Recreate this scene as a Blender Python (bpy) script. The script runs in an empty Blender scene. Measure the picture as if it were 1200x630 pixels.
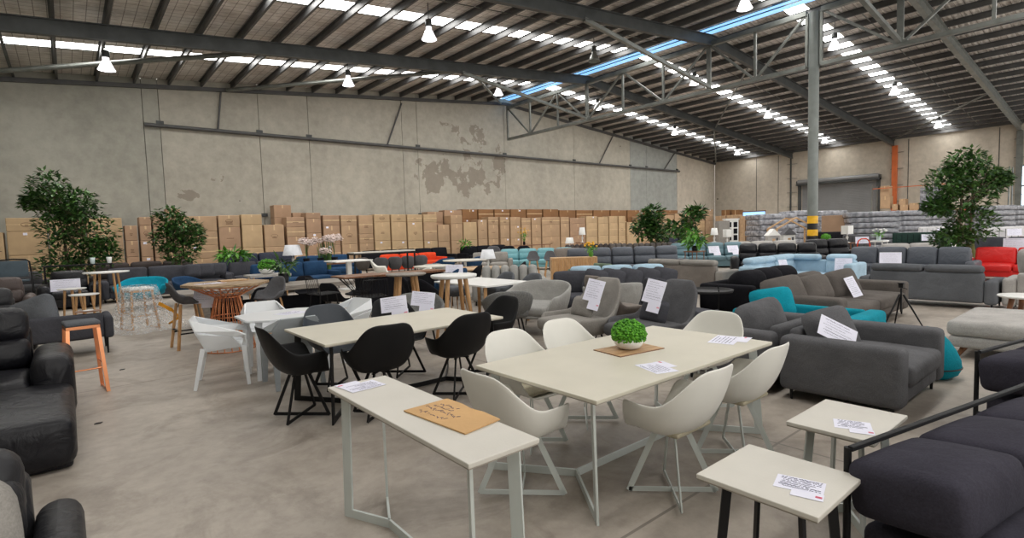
import bpy, math, random
from math import sin, cos, pi, radians as R
from mathutils import Vector, Matrix
random.seed(7)
S = bpy.context.scene
COL = S.collection

# ------------------------------------------------------------------ camera
EYE = 1.68
FPX, PITCH, ROLL, YAW = 625.4, .06848, -.029823, .878016
fw = Vector((cos(YAW)*cos(PITCH), sin(YAW)*cos(PITCH), -sin(PITCH)))
rt = Vector((sin(YAW), -cos(YAW), 0.0)); up = rt.cross(fw)
rt, up = cos(ROLL)*rt + sin(ROLL)*up, -sin(ROLL)*rt + cos(ROLL)*up
cam = bpy.data.cameras.new('camera'); co = bpy.data.objects.new('camera', cam); COL.objects.link(co)
m3 = Matrix((rt, up, -fw)).transposed()
co.matrix_world = Matrix.Translation((0, 0, EYE)) @ m3.to_4x4()
cam.sensor_width = 36; cam.lens = FPX/1200*36; cam.clip_start = .05; cam.clip_end = 300
S.camera = co

# ------------------------------------------------------------------ world, light, exposure
S.view_settings.view_transform = 'Standard'; S.view_settings.look = 'None'
S.view_settings.gamma = 1; S.view_settings.use_curve_mapping = False
S.view_settings.exposure = 0.42
SKY_STRENGTH = 1.6       # bright hazy daylight outside the doors
STRIP_STRENGTH = 9.0     # translucent roof sheets
LAMP_W = 60.0
W = bpy.data.worlds.new('world'); S.world = W; W.use_nodes = True
bg = W.node_tree.nodes['Background']; bg.inputs[0].default_value = (1, .97, .92, 1); bg.inputs[1].default_value = SKY_STRENGTH

def area(name, loc, sx, sy, rot, power, col):
    l = bpy.data.lights.new(name, 'AREA'); l.shape = 'RECTANGLE'; l.size = sx; l.size_y = sy
    l.energy = power; l.color = col
    o = bpy.data.objects.new(name, l); o.location = loc; o.rotation_euler = rot; COL.objects.link(o); return o

# ------------------------------------------------------------------ numbers of the building
WX, WY = 50.0, 28.2            # right wall plane, long (gable) wall plane
LX, BY = -3.6, -11.0           # left wall plane, open end behind the camera
RX = 23.2                      # ridge
def roof(x): return 10.62 - .09*abs(x-RX)
BAYS = [20.8, 13.2, 6.0, -1.5, -9.0]
STRIPS = [24.3, 17.2, 9.85, 2.4, -5.2, -12.5]

# ------------------------------------------------------------------ helpers
def P(x, y, z=0):
    """point of the scene at height z that the photo shows at pixel x, y (1200x630)"""
    d = fw*FPX + rt*(x-600) - up*(y-315); t = (z-EYE)/d.z
    return (d.x*t, d.y*t)
def PY(x, y, Y):
    d = fw*FPX + rt*(x-600) - up*(y-315); t = Y/d.y
    return (d.x*t, EYE+d.z*t)
def PX(x, y, X):
    d = fw*FPX + rt*(x-600) - up*(y-315); t = X/d.x
    return (d.y*t, EYE+d.z*t)

def ray(px, dep):
    d = fw*FPX + rt*(px-600) - up*(260-315); h = Vector((d.x, d.y)); k = dep/(h.x*cos(YAW)+h.y*sin(YAW)); return (h.x*k, h.y*k)

def tag(o, label=None, cat=None, group=None, kind=None):
    if label: o['label'] = label
    if cat: o['category'] = cat
    if group: o['group'] = group
    if kind: o['kind'] = kind
    return o
def thing(name, label, cat, loc=(0, 0, 0), rz=0, group=None):
    o = bpy.data.objects.new(name, None); COL.objects.link(o); o.empty_display_size = .1
    o.location = loc if len(loc) == 3 else (loc[0], loc[1], 0); o.rotation_euler = (0, 0, rz)
    return tag(o, label, cat, group)
def kids(o): return [c for c in bpy.data.objects if c.parent == o]
def dup(root, loc, rz, label=None, group=None):
    def rec(o, par):
        c = o.copy(); COL.objects.link(c); c.parent = par
        for k in KIDS.get(o.name, []): 
            n = rec(bpy.data.objects[k], c); KIDS.setdefault(c.name, []).append(n.name)
        return c
    r = rec(root, None); r.location = loc if len(loc) == 3 else (loc[0], loc[1], 0); r.rotation_euler = (0, 0, rz)
    if label: r['label'] = label
    if group: r['group'] = group
    return r
KIDS = {}

class M:
    """collects shapes and links them as one mesh object"""
    def __init__(s): s.v = []; s.f = []; s.sm = []; s.T = None
    def xf(s, a=0, ox=0, oy=0, oz=0):
        s.T = Matrix.Translation((ox, oy, oz)) @ Matrix.Rotation(a, 4, 'Z'); return s
    def put(s, vs, fs, smooth=False, mat=None):
        b = len(s.v)
        for p in vs:
            p = Vector(p)
            if mat is not None: p = mat @ p
            if s.T is not None: p = s.T @ p
            s.v.append(p)
        for f in fs: s.f.append([i+b for i in f]); s.sm.append(smooth)
        return s
    def box(s, x0, x1, y0, y1, z0, z1, mat=None):
        vs = [(x, y, z) for z in (z0, z1) for y in (y0, y1) for x in (x0, x1)]
        return s.put(vs, [(0, 2, 3, 1), (4, 5, 7, 6), (0, 1, 5, 4), (2, 6, 7, 3), (0, 4, 6, 2), (1, 3, 7, 5)], False, mat)
    def cbox(s, c, sz, rot=(0, 0, 0)):
        m = Matrix.Translation(c) @ (Matrix.Rotation(rot[2], 4, 'Z') @ Matrix.Rotation(rot[1], 4, 'Y') @ Matrix.Rotation(rot[0], 4, 'X'))
        a, b, d = [q/2 for q in sz]
        return s.box(-a, a, -b, b, -d, d, m)
    def rbox(s, c, sz, r=.05, bulge=0, rot=(0, 0, 0), n=4, k=3, by=None):
        """soft rounded box; bulge pushes the middles of the faces outwards (m)"""
        h = [q/2 for q in sz]; r = min(r, min(h)*.98)
        axes = []
        for q in h:
            a = [-q + r*(1-cos(pi/2*i/k)) for i in range(k)]
            mid = [-(q-r)+2*(q-r)*i/n for i in range(n+1)] if q-r > 1e-4 else [0]
            axes.append(a+mid+[-t for t in reversed(a)])
        bl = by if by else (bulge, bulge, bulge)
        nx, ny, nz = [len(a) for a in axes]; idx = {}; vs = []; fs = []
        def vert(i, j, l):
            key = (i, j, l)
            if key in idx: return idx[key]
            p = [axes[0][i], axes[1][j], axes[2][l]]
            inner = [max(-(h[t]-r), min(h[t]-r, p[t])) for t in range(3)]
            d = [p[t]-inner[t] for t in range(3)]; L = math.sqrt(sum(t*t for t in d))
            if L > 1e-9: p = [inner[t]+r*d[t]/L for t in range(3)]
            u = [p[t]/h[t] for t in range(3)]
            q = list(p)
            for t in range(3):
                o1, o2 = (t+1) % 3, (t+2) % 3
                q[t] += bl[t]*u[t]*max(0, 1-u[o1]**2)*max(0, 1-u[o2]**2)
            idx[key] = len(vs); vs.append(q); return idx[key]
        for i in range(nx-1):
            for j in range(ny-1):
                fs.append((vert(i, j, 0), vert(i, j+1, 0), vert(i+1, j+1, 0), vert(i+1, j, 0)))
                fs.append((vert(i, j, nz-1), vert(i+1, j, nz-1), vert(i+1, j+1, nz-1), vert(i, j+1, nz-1)))
        for i in range(nx-1):
            for l in range(nz-1):
                fs.append((vert(i, 0, l), vert(i+1, 0, l), vert(i+1, 0, l+1), vert(i, 0, l+1)))
                fs.append((vert(i, ny-1, l), vert(i, ny-1, l+1), vert(i+1, ny-1, l+1), vert(i+1, ny-1, l)))
        for j in range(ny-1):
            for l in range(nz-1):
                fs.append((vert(0, j, l), vert(0, j, l+1), vert(0, j+1, l+1), vert(0, j+1, l)))
                fs.append((vert(nx-1, j, l), vert(nx-1, j+1, l), vert(nx-1, j+1, l+1), vert(nx-1, j, l+1)))
        m = Matrix.Translation(c) @ (Matrix.Rotation(rot[2], 4, 'Z') @ Matrix.Rotation(rot[1], 4, 'Y') @ Matrix.Rotation(rot[0], 4, 'X'))
        return s.put(vs, fs, True, m)
    def pillow(s, c, w, h, t, rot=(0, 0, 0), n=9):
        """knife-edge scatter cushion, w x h in its plane (x, z), t thick (y)"""
        vs = []; fs = []
        for sd in (-1, 1):
            b = len(vs)
            for i in range(n):
                for j in range(n):
                    u, v = -1+2*i/(n-1), -1+2*j/(n-1)
                    pin = 1-.09*(1-u*u) if False else 1
                    x = w/2*u*(1-.10*v**6); z = h/2*v*(1-.10*u**6)
                    y = sd*t/2*((1-u**4)*(1-v**4))**.55
                    vs.append((x, y, z))
            for i in range(n-1):
                for j in range(n-1):
                    q = (b+i*n+j, b+(i+1)*n+j, b+(i+1)*n+j+1, b+i*n+j+1)
                    fs.append(q if sd < 0 else q[::-1])
        m = Matrix.Translation(c) @ (Matrix.Rotation(rot[2], 4, 'Z') @ Matrix.Rotation(rot[1], 4, 'Y') @ Matrix.Rotation(rot[0], 4, 'X'))
        return s.put(vs, fs, True, m)
    def tube(s, pts, r, seg=8, r2=None, caps=True):
        pts = [Vector(p) for p in pts]; n = len(pts); rings = []
        ref = None
        for i, p in enumerate(pts):
            t = (pts[min(i+1, n-1)]-pts[max(i-1, 0)]).normalized()
            if ref is None: ref = Vector((0, 0, 1)) if abs(t.z) < .9 else Vector((1, 0, 0))
            a = t.cross(ref)
            if a.length < 1e-5: a = t.cross(Vector((0, 1, 0)))
            a.normalize(); b = a.cross(t).normalized(); ref = b if abs(t.z) < .9 else ref
            rr = r if r2 is None else r+(r2-r)*i/(n-1)
            rings.append([p+a*rr*cos(2*pi*k/seg)+b*rr*sin(2*pi*k/seg) for k in range(seg)])
        vs = [q for g in rings for q in g]; fs = []
        for i in range(n-1):
            for k in range(seg):
                a, b = i*seg+k, i*seg+(k+1) % seg
                fs.append((a, b, b+seg, a+seg))
        s.put(vs, fs, True)
        if caps: s.put(rings[0], [tuple(range(seg))[::-1]]); s.put(rings[-1], [tuple(range(seg))])
        return s
    def bar(s, p0, p1, w, h, side=None, w2=None, h2=None):
        """rectangular bar p0-p1; w across 'side', h across the other way"""
        p0, p1 = Vector(p0), Vector(p1); t = (p1-p0).normalized()
        a = Vector(side) if side else t.cross(Vector((0, 0, 1)))
        a = a - t*a.dot(t)
        if a.length < 1e-5: a = Vector((1, 0, 0))
        a.normalize(); b = t.cross(a).normalized(); w2 = w2 or w; h2 = h2 or h
        vs = []
        for p, ww, hh in ((p0, w, h), (p1, w2, h2)):
            vs += [p-a*ww/2-b*hh/2, p+a*ww/2-b*hh/2, p+a*ww/2+b*hh/2, p-a*ww/2+b*hh/2]
        return s.put(vs, [(0, 3, 2, 1), (4, 5, 6, 7), (0, 1, 5, 4), (1, 2, 6, 5), (2, 3, 7, 6), (3, 0, 4, 7)])
    def lathe(s, prof, c=(0, 0, 0), seg=20, smooth=True, sx=1, sy=1):
        n = len(prof); vs = []; fs = []
        for r, z in prof:
            for k in range(seg): vs.append((c[0]+sx*r*cos(2*pi*k/seg), c[1]+sy*r*sin(2*pi*k/seg), c[2]+z))
        for i in range(n-1):
            for k in range(seg):
                a, b = i*seg+k, i*seg+(k+1) % seg
                fs.append((a, b, b+seg, a+seg))
        s.put(vs, fs, smooth)
        if prof[0][0] > 1e-4: s.put(vs[:seg], [tuple(range(seg))[::-1]])
        if prof[-1][0] > 1e-4: s.put(vs[-seg:], [tuple(range(seg))])
        return s
    def prism(s, poly, z0, z1):
        n = len(poly)
        vs = [(x, y, z0) for x, y in poly]+[(x, y, z1) for x, y in poly]
        fs = [tuple(range(n))[::-1], tuple(range(n, 2*n))]+[(i, (i+1) % n, n+(i+1) % n, n+i) for i in range(n)]
        return s.put(vs, fs)
    def build(s, name, mat, parent=None, bevel=0, solid=0, sub=0, offs=0):
        me = bpy.data.meshes.new(name); me.from_pydata([tuple(p) for p in s.v], [], s.f); me.update()
        me.polygons.foreach_set('use_smooth', s.sm)
        me.materials.append(mat)
        o = bpy.data.objects.new(name, me); COL.objects.link(o)
        if parent is not None: o.parent = parent; KIDS.setdefault(parent.name, []).append(o.name)
        if solid:
            q = o.modifiers.new('solid', 'SOLIDIFY'); q.thickness = solid; q.offset = offs
        if bevel:
            q = o.modifiers.new('bevel', 'BEVEL'); q.width = bevel; q.segments = 2; q.limit_method = 'ANGLE'; q.angle_limit = R(40)
        if sub:
            q = o.modifiers.new('sub', 'SUBSURF'); q.levels = sub; q.render_levels = sub
        return o

# ------------------------------------------------------------------ materials
def nt(name):
    m = bpy.data.materials.new(name); m.use_nodes = True; t = m.node_tree
    return m, t, t.nodes['Principled BSDF']
def N(t, kind, **kw):
    n = t.nodes.new(kind)
    for k, v in kw.items():
        if k.startswith('i_'):
            n.inputs[k[2:].replace('_', ' ')].default_value = v
        else: setattr(n, k, v)
    return n
def mat(name, col, rough=.6, metal=0, var=.12, scale=6, bump=0, bscale=60, col2=None, sheen=0, spec=.5, coat=0):
    """plain surface with soft procedural variation and fine bump"""
    m, t, b = nt(name); L = t.links.new
    tc = N(t, 'ShaderNodeTexCoord'); no = N(t, 'ShaderNodeTexNoise', i_Scale=scale, i_Detail=5.0)
    L(tc.outputs['Object'], no.inputs['Vector'])
    mx = N(t, 'ShaderNodeMix', data_type='RGBA')
    c2 = col2 or tuple(max(0, c*(1-var)) for c in col); c1 = col if col2 else tuple(min(1, c*(1+var)) for c in col)
    mx.inputs[6].default_value = (*c1, 1); mx.inputs[7].default_value = (*c2, 1)
    mr = N(t, 'ShaderNodeMapRange', i_From_Min=.3, i_From_Max=.7)
    L(no.outputs['Fac'], mr.inputs['Value']); L(mr.outputs['Result'], mx.inputs[0]); L(mx.outputs[2], b.inputs['Base Color'])
    b.inputs['Roughness'].default_value = rough; b.inputs['Metallic'].default_value = metal
    b.inputs['Specular IOR Level'].default_value = spec
    if sheen: b.inputs['Sheen Weight'].default_value = sheen
    if coat: b.inputs['Coat Weight'].default_value = coat
    if bump:
        n2 = N(t, 'ShaderNodeTexNoise', i_Scale=bscale, i_Detail=4.0); L(tc.outputs['Object'], n2.inputs['Vector'])
        bp = N(t, 'ShaderNodeBump', i_Strength=min(1, bump), i_Distance=.01); L(n2.outputs['Fac'], bp.inputs['Height']); L(bp.outputs['Normal'], b.inputs['Normal'])
    return m
def fabric(name, col, var=.18, rough=.95, scale=None, bump=.35, wr=.25):
    m, t, b = nt(name); L = t.links.new
    tc = N(t, 'ShaderNodeTexCoord')
    no = N(t, 'ShaderNodeTexNoise', i_Scale=110.0, i_Detail=3.0); L(tc.outputs['Object'], no.inputs['Vector'])
    nb = N(t, 'ShaderNodeTexNoise', i_Scale=3.0, i_Detail=3.0); L(tc.outputs['Object'], nb.inputs['Vector'])
    ad = N(t, 'ShaderNodeMath', operation='ADD'); L(no.outputs['Fac'], ad.inputs[0]); L(nb.outputs['Fac'], ad.inputs[1])
    mr = N(t, 'ShaderNodeMapRange', i_From_Min=.75, i_From_Max=1.25); L(ad.outputs[0], mr.inputs['Value'])
    mx = N(t, 'ShaderNodeMix', data_type='RGBA')
    mx.inputs[6].default_value = (*[c*(1-var) for c in col], 1); mx.inputs[7].default_value = (*[min(1, c*(1+var)) for c in col], 1)
    L(mr.outputs['Result'], mx.inputs[0]); L(mx.outputs[2], b.inputs['Base Color'])
    b.inputs['Roughness'].default_value = rough; b.inputs['Sheen Weight'].default_value = .0; b.inputs['Specular IOR Level'].default_value = .15
    wv = N(t, 'ShaderNodeTexNoise', i_Scale=7.0, i_Detail=2.0, i_Distortion=.6); L(tc.outputs['Object'], wv.inputs['Vector'])
    b1 = N(t, 'ShaderNodeBump', i_Strength=wr, i_Distance=.05); L(wv.outputs['Fac'], b1.inputs['Height'])
    b2 = N(t, 'ShaderNodeBump', i_Strength=bump, i_Distance=.004); L(no.outputs['Fac'], b2.inputs['Height']); L(b1.outputs['Normal'], b2.inputs['Normal'])
    L(b2.outputs['Normal'], b.inputs['Normal'])
    return m
def leather(name, col, rough=.42, wr=.35):
    m, t, b = nt(name); L = t.links.new
    tc = N(t, 'ShaderNodeTexCoord')
    b.inputs['Base Color'].default_value = (*col, 1); b.inputs['Roughness'].default_value = rough; b.inputs['Specular IOR Level'].default_value = .32
    wv = N(t, 'ShaderNodeTexNoise', i_Scale=5.0, i_Detail=3.0, i_Distortion=1.2); L(tc.outputs['Object'], wv.inputs['Vector'])
    b1 = N(t, 'ShaderNodeBump', i_Strength=wr, i_Distance=.06); L(wv.outputs['Fac'], b1.inputs['Height'])
    vo = N(t, 'ShaderNodeTexVoronoi', i_Scale=220.0); L(tc.outputs['Object'], vo.inputs['Vector'])
    b2 = N(t, 'ShaderNodeBump', i_Strength=.15, i_Distance=.003); L(vo.outputs['Distance'], b2.inputs['Height']); L(b1.outputs['Normal'], b2.inputs['Normal'])
    L(b2.outputs['Normal'], b.inputs['Normal'])
    return m
def wood(name, c1, c2, rough=.5, axis='X', scale=3, sp=None):
    m, t, b = nt(name); L = t.links.new
    tc = N(t, 'ShaderNodeTexCoord'); mp = N(t, 'ShaderNodeMapping')
    sc = {'X': (1, 9, 9), 'Y': (9, 1, 9), 'Z': (9, 9, 1)}[axis]; mp.inputs['Scale'].default_value = sc
    L(tc.outputs['Object'], mp.inputs['Vector'])
    no = N(t, 'ShaderNodeTexNoise', i_Scale=float(scale), i_Detail=6.0, i_Distortion=1.0); L(mp.outputs['Vector'], no.inputs['Vector'])
    cr = N(t, 'ShaderNodeValToRGB'); cr.color_ramp.elements[0].position = .35; cr.color_ramp.elements[1].position = .68
    cr.color_ramp.elements[0].color = (*c1, 1); cr.color_ramp.elements[1].color = (*c2, 1)
    L(no.outputs['Fac'], cr.inputs['Fac']); L(cr.outputs['Color'], b.inputs['Base Color']); b.inputs['Roughness'].default_value = rough
    return m

def m_floor():
    m, t, b = nt('polished concrete'); L = t.links.new
    tc = N(t, 'ShaderNodeTexCoord')
    n1 = N(t, 'ShaderNodeTexNoise', i_Scale=.45, i_Detail=8.0, i_Roughness=.6); n2 = N(t, 'ShaderNodeTexNoise', i_Scale=6.0, i_Detail=8.0, i_Roughness=.7)
    for n in (n1, n2): L(tc.outputs['Object'], n.inputs['Vector'])
    cr = N(t, 'ShaderNodeValToRGB'); e = cr.color_ramp.elements
    e[0].position = .3; e[0].color = (.31, .27, .23, 1); e[1].position = .72; e[1].color = (.50, .445, .385, 1)
    L(n1.outputs['Fac'], cr.inputs['Fac'])
    mx = N(t, 'ShaderNodeMix', data_type='RGBA', blend_type='MULTIPLY'); mx.inputs[0].default_value = .55
    cr2 = N(t, 'ShaderNodeValToRGB'); e = cr2.color_ramp.elements
    e[0].position = .32; e[0].color = (.60, .585, .57, 1); e[1].position = .6; e[1].color = (1, 1, 1, 1)
    L(n2.outputs['Fac'], cr2.inputs['Fac']); L(cr.outputs['Color'], mx.inputs[6]); L(cr2.outputs['Color'], mx.inputs[7])
    n3 = N(t, 'ShaderNodeTexNoise', i_Scale=1.3, i_Detail=9.0, i_Roughness=.7, i_Distortion=.8); L(tc.outputs['Object'], n3.inputs['Vector'])
    cr3 = N(t, 'ShaderNodeValToRGB'); e = cr3.color_ramp.elements; e[0].position = .36; e[0].color = (.62, .60, .58, 1); e[1].position = .50; e[1].color = (1, 1, 1, 1)
    L(n3.outputs['Fac'], cr3.inputs['Fac']); mq = N(t, 'ShaderNodeMix', data_type='RGBA', blend_type='MULTIPLY'); mq.inputs[0].default_value = .7
    L(mx.outputs[2], mq.inputs[6]); L(cr3.outputs['Color'], mq.inputs[7])
    # hairline cracks: thin bands of a distorted voronoi edge
    nw = N(t, 'ShaderNodeTexNoise', i_Scale=.9, i_Detail=4.0); L(tc.outputs['Object'], nw.inputs['Vector'])
    va = N(t, 'ShaderNodeVectorMath', operation='ADD'); L(tc.outputs['Object'], va.inputs[0]); L(nw.outputs['Color'], va.inputs[1])
    vo = N(t, 'ShaderNodeTexVoronoi', feature='DISTANCE_TO_EDGE', i_Scale=.16); L(va.outputs[0], vo.inputs['Vector'])
    lt = N(t, 'ShaderNodeMath', operation='LESS_THAN'); lt.inputs[1].default_value = .0005; L(vo.outputs['Distance'], lt.inputs[0])
    # saw-cut joints of the slab
    sx = N(t, 'ShaderNodeSeparateXYZ'); L(tc.outputs['Object'], sx.inputs[0])
    def joint(out, off, period):
        a = N(t, 'ShaderNodeMath', operation='ADD'); a.inputs[1].default_value = off; L(sx.outputs[out], a.inputs[0])
        p = N(t, 'ShaderNodeMath', operation='PINGPONG'); p.inputs[1].default_value = period/2; L(a.outputs[0], p.inputs[0])
        c = N(t, 'ShaderNodeMath', operation='LESS_THAN'); c.inputs[1].default_value = .010; L(p.outputs[0], c.inputs[0]); return c
    j1 = joint('X', 1.9, 6.0); j2 = joint('Y', 4.2, 6.0)
    mxa = N(t, 'ShaderNodeMath', operation='MAXIMUM'); L(j1.outputs[0], mxa.inputs[0]); L(j2.outputs[0], mxa.inputs[1])
    mxb = N(t, 'ShaderNodeMath', operation='MAXIMUM'); L(mxa.outputs[0], mxb.inputs[0]); L(lt.outputs[0], mxb.inputs[1])
    sc = N(t, 'ShaderNodeMath', operation='MULTIPLY'); sc.inputs[1].default_value = .6; L(mxa.outputs[0], sc.inputs[0])
    m2 = N(t, 'ShaderNodeMix', data_type='RGBA'); m2.inputs[7].default_value = (.10, .088, .075, 1)
    L(sc.outputs[0], m2.inputs[0]); L(mq.outputs[2], m2.inputs[6]); L(m2.outputs[2], b.inputs['Base Color'])
    rr = N(t, 'ShaderNodeMapRange', i_From_Min=.3, i_From_Max=.7, i_To_Min=.38, i_To_Max=.6); L(n1.outputs['Fac'], rr.inputs['Value']); L(rr.outputs['Result'], b.inputs['Roughness'])
    bp = N(t, 'ShaderNodeBump', i_Strength=.12, i_Distance=.01); L(n2.outputs['Fac'], bp.inputs['Height']); L(bp.outputs['Normal'], b.inputs['Normal'])
    return m

def m_concrete(name, base, stains=None, blocks=False):
    """tilt-up wall panel: mottled, with holes and, on the long wall, peeled render patches"""
    m, t, b = nt(name); L = t.links.new
    tc = N(t, 'ShaderNodeTexCoord')
    n1 = N(t, 'ShaderNodeTexNoise', i_Scale=.35, i_Detail=8.0, i_Roughness=.62); n2 = N(t, 'ShaderNodeTexNoise', i_Scale=2.6, i_Detail=8.0, i_Roughness=.65)
    mp = N(t, 'ShaderNodeMapping'); mp.inputs['Scale'].default_value = (1, 1, .35)
    L(tc.outputs['Object'], mp.inputs['Vector']); L(mp.outputs['Vector'], n1.inputs['Vector']); L(tc.outputs['Object'], n2.inputs['Vector'])
    av = N(t, 'ShaderNodeMath', operation='ADD'); L(n1.outputs['Fac'], av.inputs[0]); L(n2.outputs['Fac'], av.inputs[1])
    mr = N(t, 'ShaderNodeMapRange', i_From_Min=.75, i_From_Max=1.25); L(av.outputs[0], mr.inputs['Value'])
    mx = N(t, 'ShaderNodeMix', data_type='RGBA'); mx.inputs[6].default_value = (*[c*.82 for c in base], 1); mx.inputs[7].default_value = (*[min(1, c*1.14) for c in base], 1)
    L(mr.outputs['Result'], mx.inputs[0]); out = mx.outputs[2]
    # small bolt holes
    vo = N(t, 'ShaderNodeTexVoronoi', i_Scale=.42); L(tc.outputs['Object'], vo.inputs['Vector'])
    lt = N(t, 'ShaderNodeMath', operation='LESS_THAN'); lt.inputs[1].default_value = .035; L(vo.outputs['Distance'], lt.inputs[0])
    m2 = N(t, 'ShaderNodeMix', data_type='RGBA'); m2.inputs[7].default_value = (.13, .11, .09, 1); L(lt.outputs[0], m2.inputs[0]); L(out, m2.inputs[6]); out = m2.outputs[2]
    if stains:
        sx = N(t, 'ShaderNodeSeparateXYZ'); L(tc.outputs['Object'], sx.inputs[0])
        n3 = N(t, 'ShaderNodeTexNoise', i_Scale=.95, i_Detail=7.0, i_Roughness=.6, i_Distortion=.4); L(tc.outputs['Object'], n3.inputs['Vector'])
        tot = None
        for (cx, cz, wx, wz, th) in stains:
            # elliptical mask
            a = N(t, 'ShaderNodeMath', operation='SUBTRACT'); a.inputs[1].default_value = cx; L(sx.outputs['X'], a.inputs[0])
            a2 = N(t, 'ShaderNodeMath', operation='DIVIDE'); a2.inputs[1].default_value = wx; L(a.outputs[0], a2.inputs[0])
            a3 = N(t, 'ShaderNodeMath', operation='POWER'); a3.inputs[1].default_value = 2; L(a2.outputs[0], a3.inputs[0])
            c = N(t, 'ShaderNodeMath', operation='SUBTRACT'); c.inputs[1].default_value = cz; L(sx.outputs['Z'], c.inputs[0])
            c2 = N(t, 'ShaderNodeMath', operation='DIVIDE'); c2.inputs[1].default_value = wz; L(c.outputs[0], c2.inputs[0])
            c3 = N(t, 'ShaderNodeMath', operation='POWER'); c3.inputs[1].default_value = 2; L(c2.outputs[0], c3.inputs[0])
            d = N(t, 'ShaderNodeMath', operation='ADD'); L(a3.outputs[0], d.inputs[0]); L(c3.outputs[0], d.inputs[1])
            e = N(t, 'ShaderNodeMath', operation='MULTIPLY_ADD'); e.inputs[1].default_value = .22; e.inputs[2].default_value = th; L(d.outputs[0], e.inputs[0])
            g = N(t, 'ShaderNodeMath', operation='GREATER_THAN'); L(n3.outputs['Fac'], g.inputs[0]); L(e.outputs[0], g.inputs[1])
            if tot is None: tot = g
            else:
                mm = N(t, 'ShaderNodeMath', operation='MAXIMUM'); L(tot.outputs[0], mm.inputs[0]); L(g.outputs[0], mm.inputs[1]); tot = mm
        f = N(t, 'ShaderNodeMath', operation='MULTIPLY'); f.inputs[1].default_value = .62; L(tot.outputs[0], f.inputs[0])
        m3_ = N(t, 'ShaderNodeMix', data_type='RGBA'); m3_.inputs[7].default_value = (.20, .165, .13, 1); L(f.outputs[0], m3_.inputs[0]); L(out, m3_.inputs[6]); out = m3_.outputs[2]
    L(out, b.inputs['Base Color']); b.inputs['Roughness'].default_value = .9
    bp = N(t, 'ShaderNodeBump', i_Strength=.25, i_Distance=.02); L(n2.outputs['Fac'], bp.inputs['Height']); L(bp.outputs['Normal'], b.inputs['Normal'])
    return m

def m_foil():
    """silver sarking with wire mesh sagging between the purlins"""
    m, t, b = nt('foil roof blanket'); L = t.links.new
    tc = N(t, 'ShaderNodeTexCoord')
    n1 = N(t, 'ShaderNodeTexNoise', i_Scale=1.4, i_Detail=6.0, i_Distortion=.6); L(tc.outputs['Object'], n1.inputs['Vector'])
    cr = N(t, 'ShaderNodeValToRGB'); e = cr.color_ramp.elements; e[0].position = .3; e[0].color = (.58, .53, .48, 1); e[1].position = .7; e[1].color = (.92, .88, .84, 1)
    L(n1.outputs['Fac'], cr.inputs['Fac'])
    wv = N(t, 'ShaderNodeTexWave', i_Scale=1.65, i_Distortion=.35); wv.bands_direction = 'Y'; L(tc.outputs['Object'], wv.inputs['Vector'])
    br = N(t, 'ShaderNodeTexBrick', i_Scale=1.0); br.offset = 0
    br.inputs['Color1'].default_value = (1, 1, 1, 1); br.inputs['Color2'].default_value = (1, 1, 1, 1); br.inputs['Mortar'].default_value = (.45, .42, .4, 1)
    br.inputs['Mortar Size'].default_value = .012; br.inputs['Brick Width'].default_value = .3; br.inputs['Row Height'].default_value = .3
    L(tc.outputs['Object'], br.inputs['Vector'])
    mx = N(t, 'ShaderNodeMix', data_type='RGBA', blend_type='MULTIPLY'); mx.inputs[0].default_value = 1; L(cr.outputs['Color'], mx.inputs[6]); L(br.outputs['Color'], mx.inputs[7])
    L(mx.outputs[2], b.inputs['Base Color']); b.inputs['Metallic'].default_value = .45; b.inputs['Roughness'].default_value = .42
    mp = N(t, 'ShaderNodeMapping'); mp.inputs['Scale'].default_value = (1.5, 5, 1); L(tc.outputs['Object'], mp.inputs['Vector'])
    n2 = N(t, 'ShaderNodeTexNoise', i_Scale=1.6, i_Detail=4.0, i_Distortion=1.5); L(mp.outputs['Vector'], n2.inputs['Vector'])
    b0 = N(t, 'ShaderNodeBump', i_Strength=.7, i_Distance=.05); L(wv.outputs['Fac'], b0.inputs['Height'])
    bp = N(t, 'ShaderNodeBump', i_Strength=.7, i_Distance=.12); L(n2.outputs['Fac'], bp.inputs['Height']); L(b0.outputs['Normal'], bp.inputs['Normal']); L(bp.outputs['Normal'], b.inputs['Normal'])
    return m
def m_emit(name, col, s):
    m, t, b = nt(name); b.inputs['Base Color'].default_value = (.8, .8, .8, 1)
    b.inputs['Emission Color'].default_value = (*col, 1); b.inputs['Emission Strength'].default_value = s
    return m
def m_leaf(name, c1, c2, rough=.45):
    m, t, b = nt(name); L = t.links.new
    g = N(t, 'ShaderNodeNewGeometry'); cr = N(t, 'ShaderNodeValToRGB'); e = cr.color_ramp.elements
    e[0].color = (*c1, 1); e[1].color = (*c2, 1); L(g.outputs['Random Per Island'], cr.inputs['Fac']); L(cr.outputs['Color'], b.inputs['Base Color'])
    b.inputs['Roughness'].default_value = rough; b.inputs['Subsurface Weight'].default_value = 0
    b.inputs['Transmission Weight'].default_value = 0
    return m
def m_film():
    m, t, b = nt('clear plastic film'); L = t.links.new
    b.inputs['Base Color'].default_value = (.92, .94, .95, 1); b.inputs['Roughness'].default_value = .22; b.inputs['Alpha'].default_value = .3
    tc = N(t, 'ShaderNodeTexCoord'); n = N(t, 'ShaderNodeTexNoise', i_Scale=14.0, i_Detail=4.0, i_Distortion=2.0); L(tc.outputs['Object'], n.inputs['Vector'])
    bp = N(t, 'ShaderNodeBump', i_Strength=1.0, i_Distance=.05); L(n.outputs['Fac'], bp.inputs['Height']); L(bp.outputs['Normal'], b.inputs['Normal'])
    mr = N(t, 'ShaderNodeMapRange', i_From_Min=.45, i_From_Max=.65, i_To_Min=.12, i_To_Max=.6); L(n.outputs['Fac'], mr.inputs['Value']); L(mr.outputs['Result'], b.inputs['Alpha'])
    return m

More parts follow.
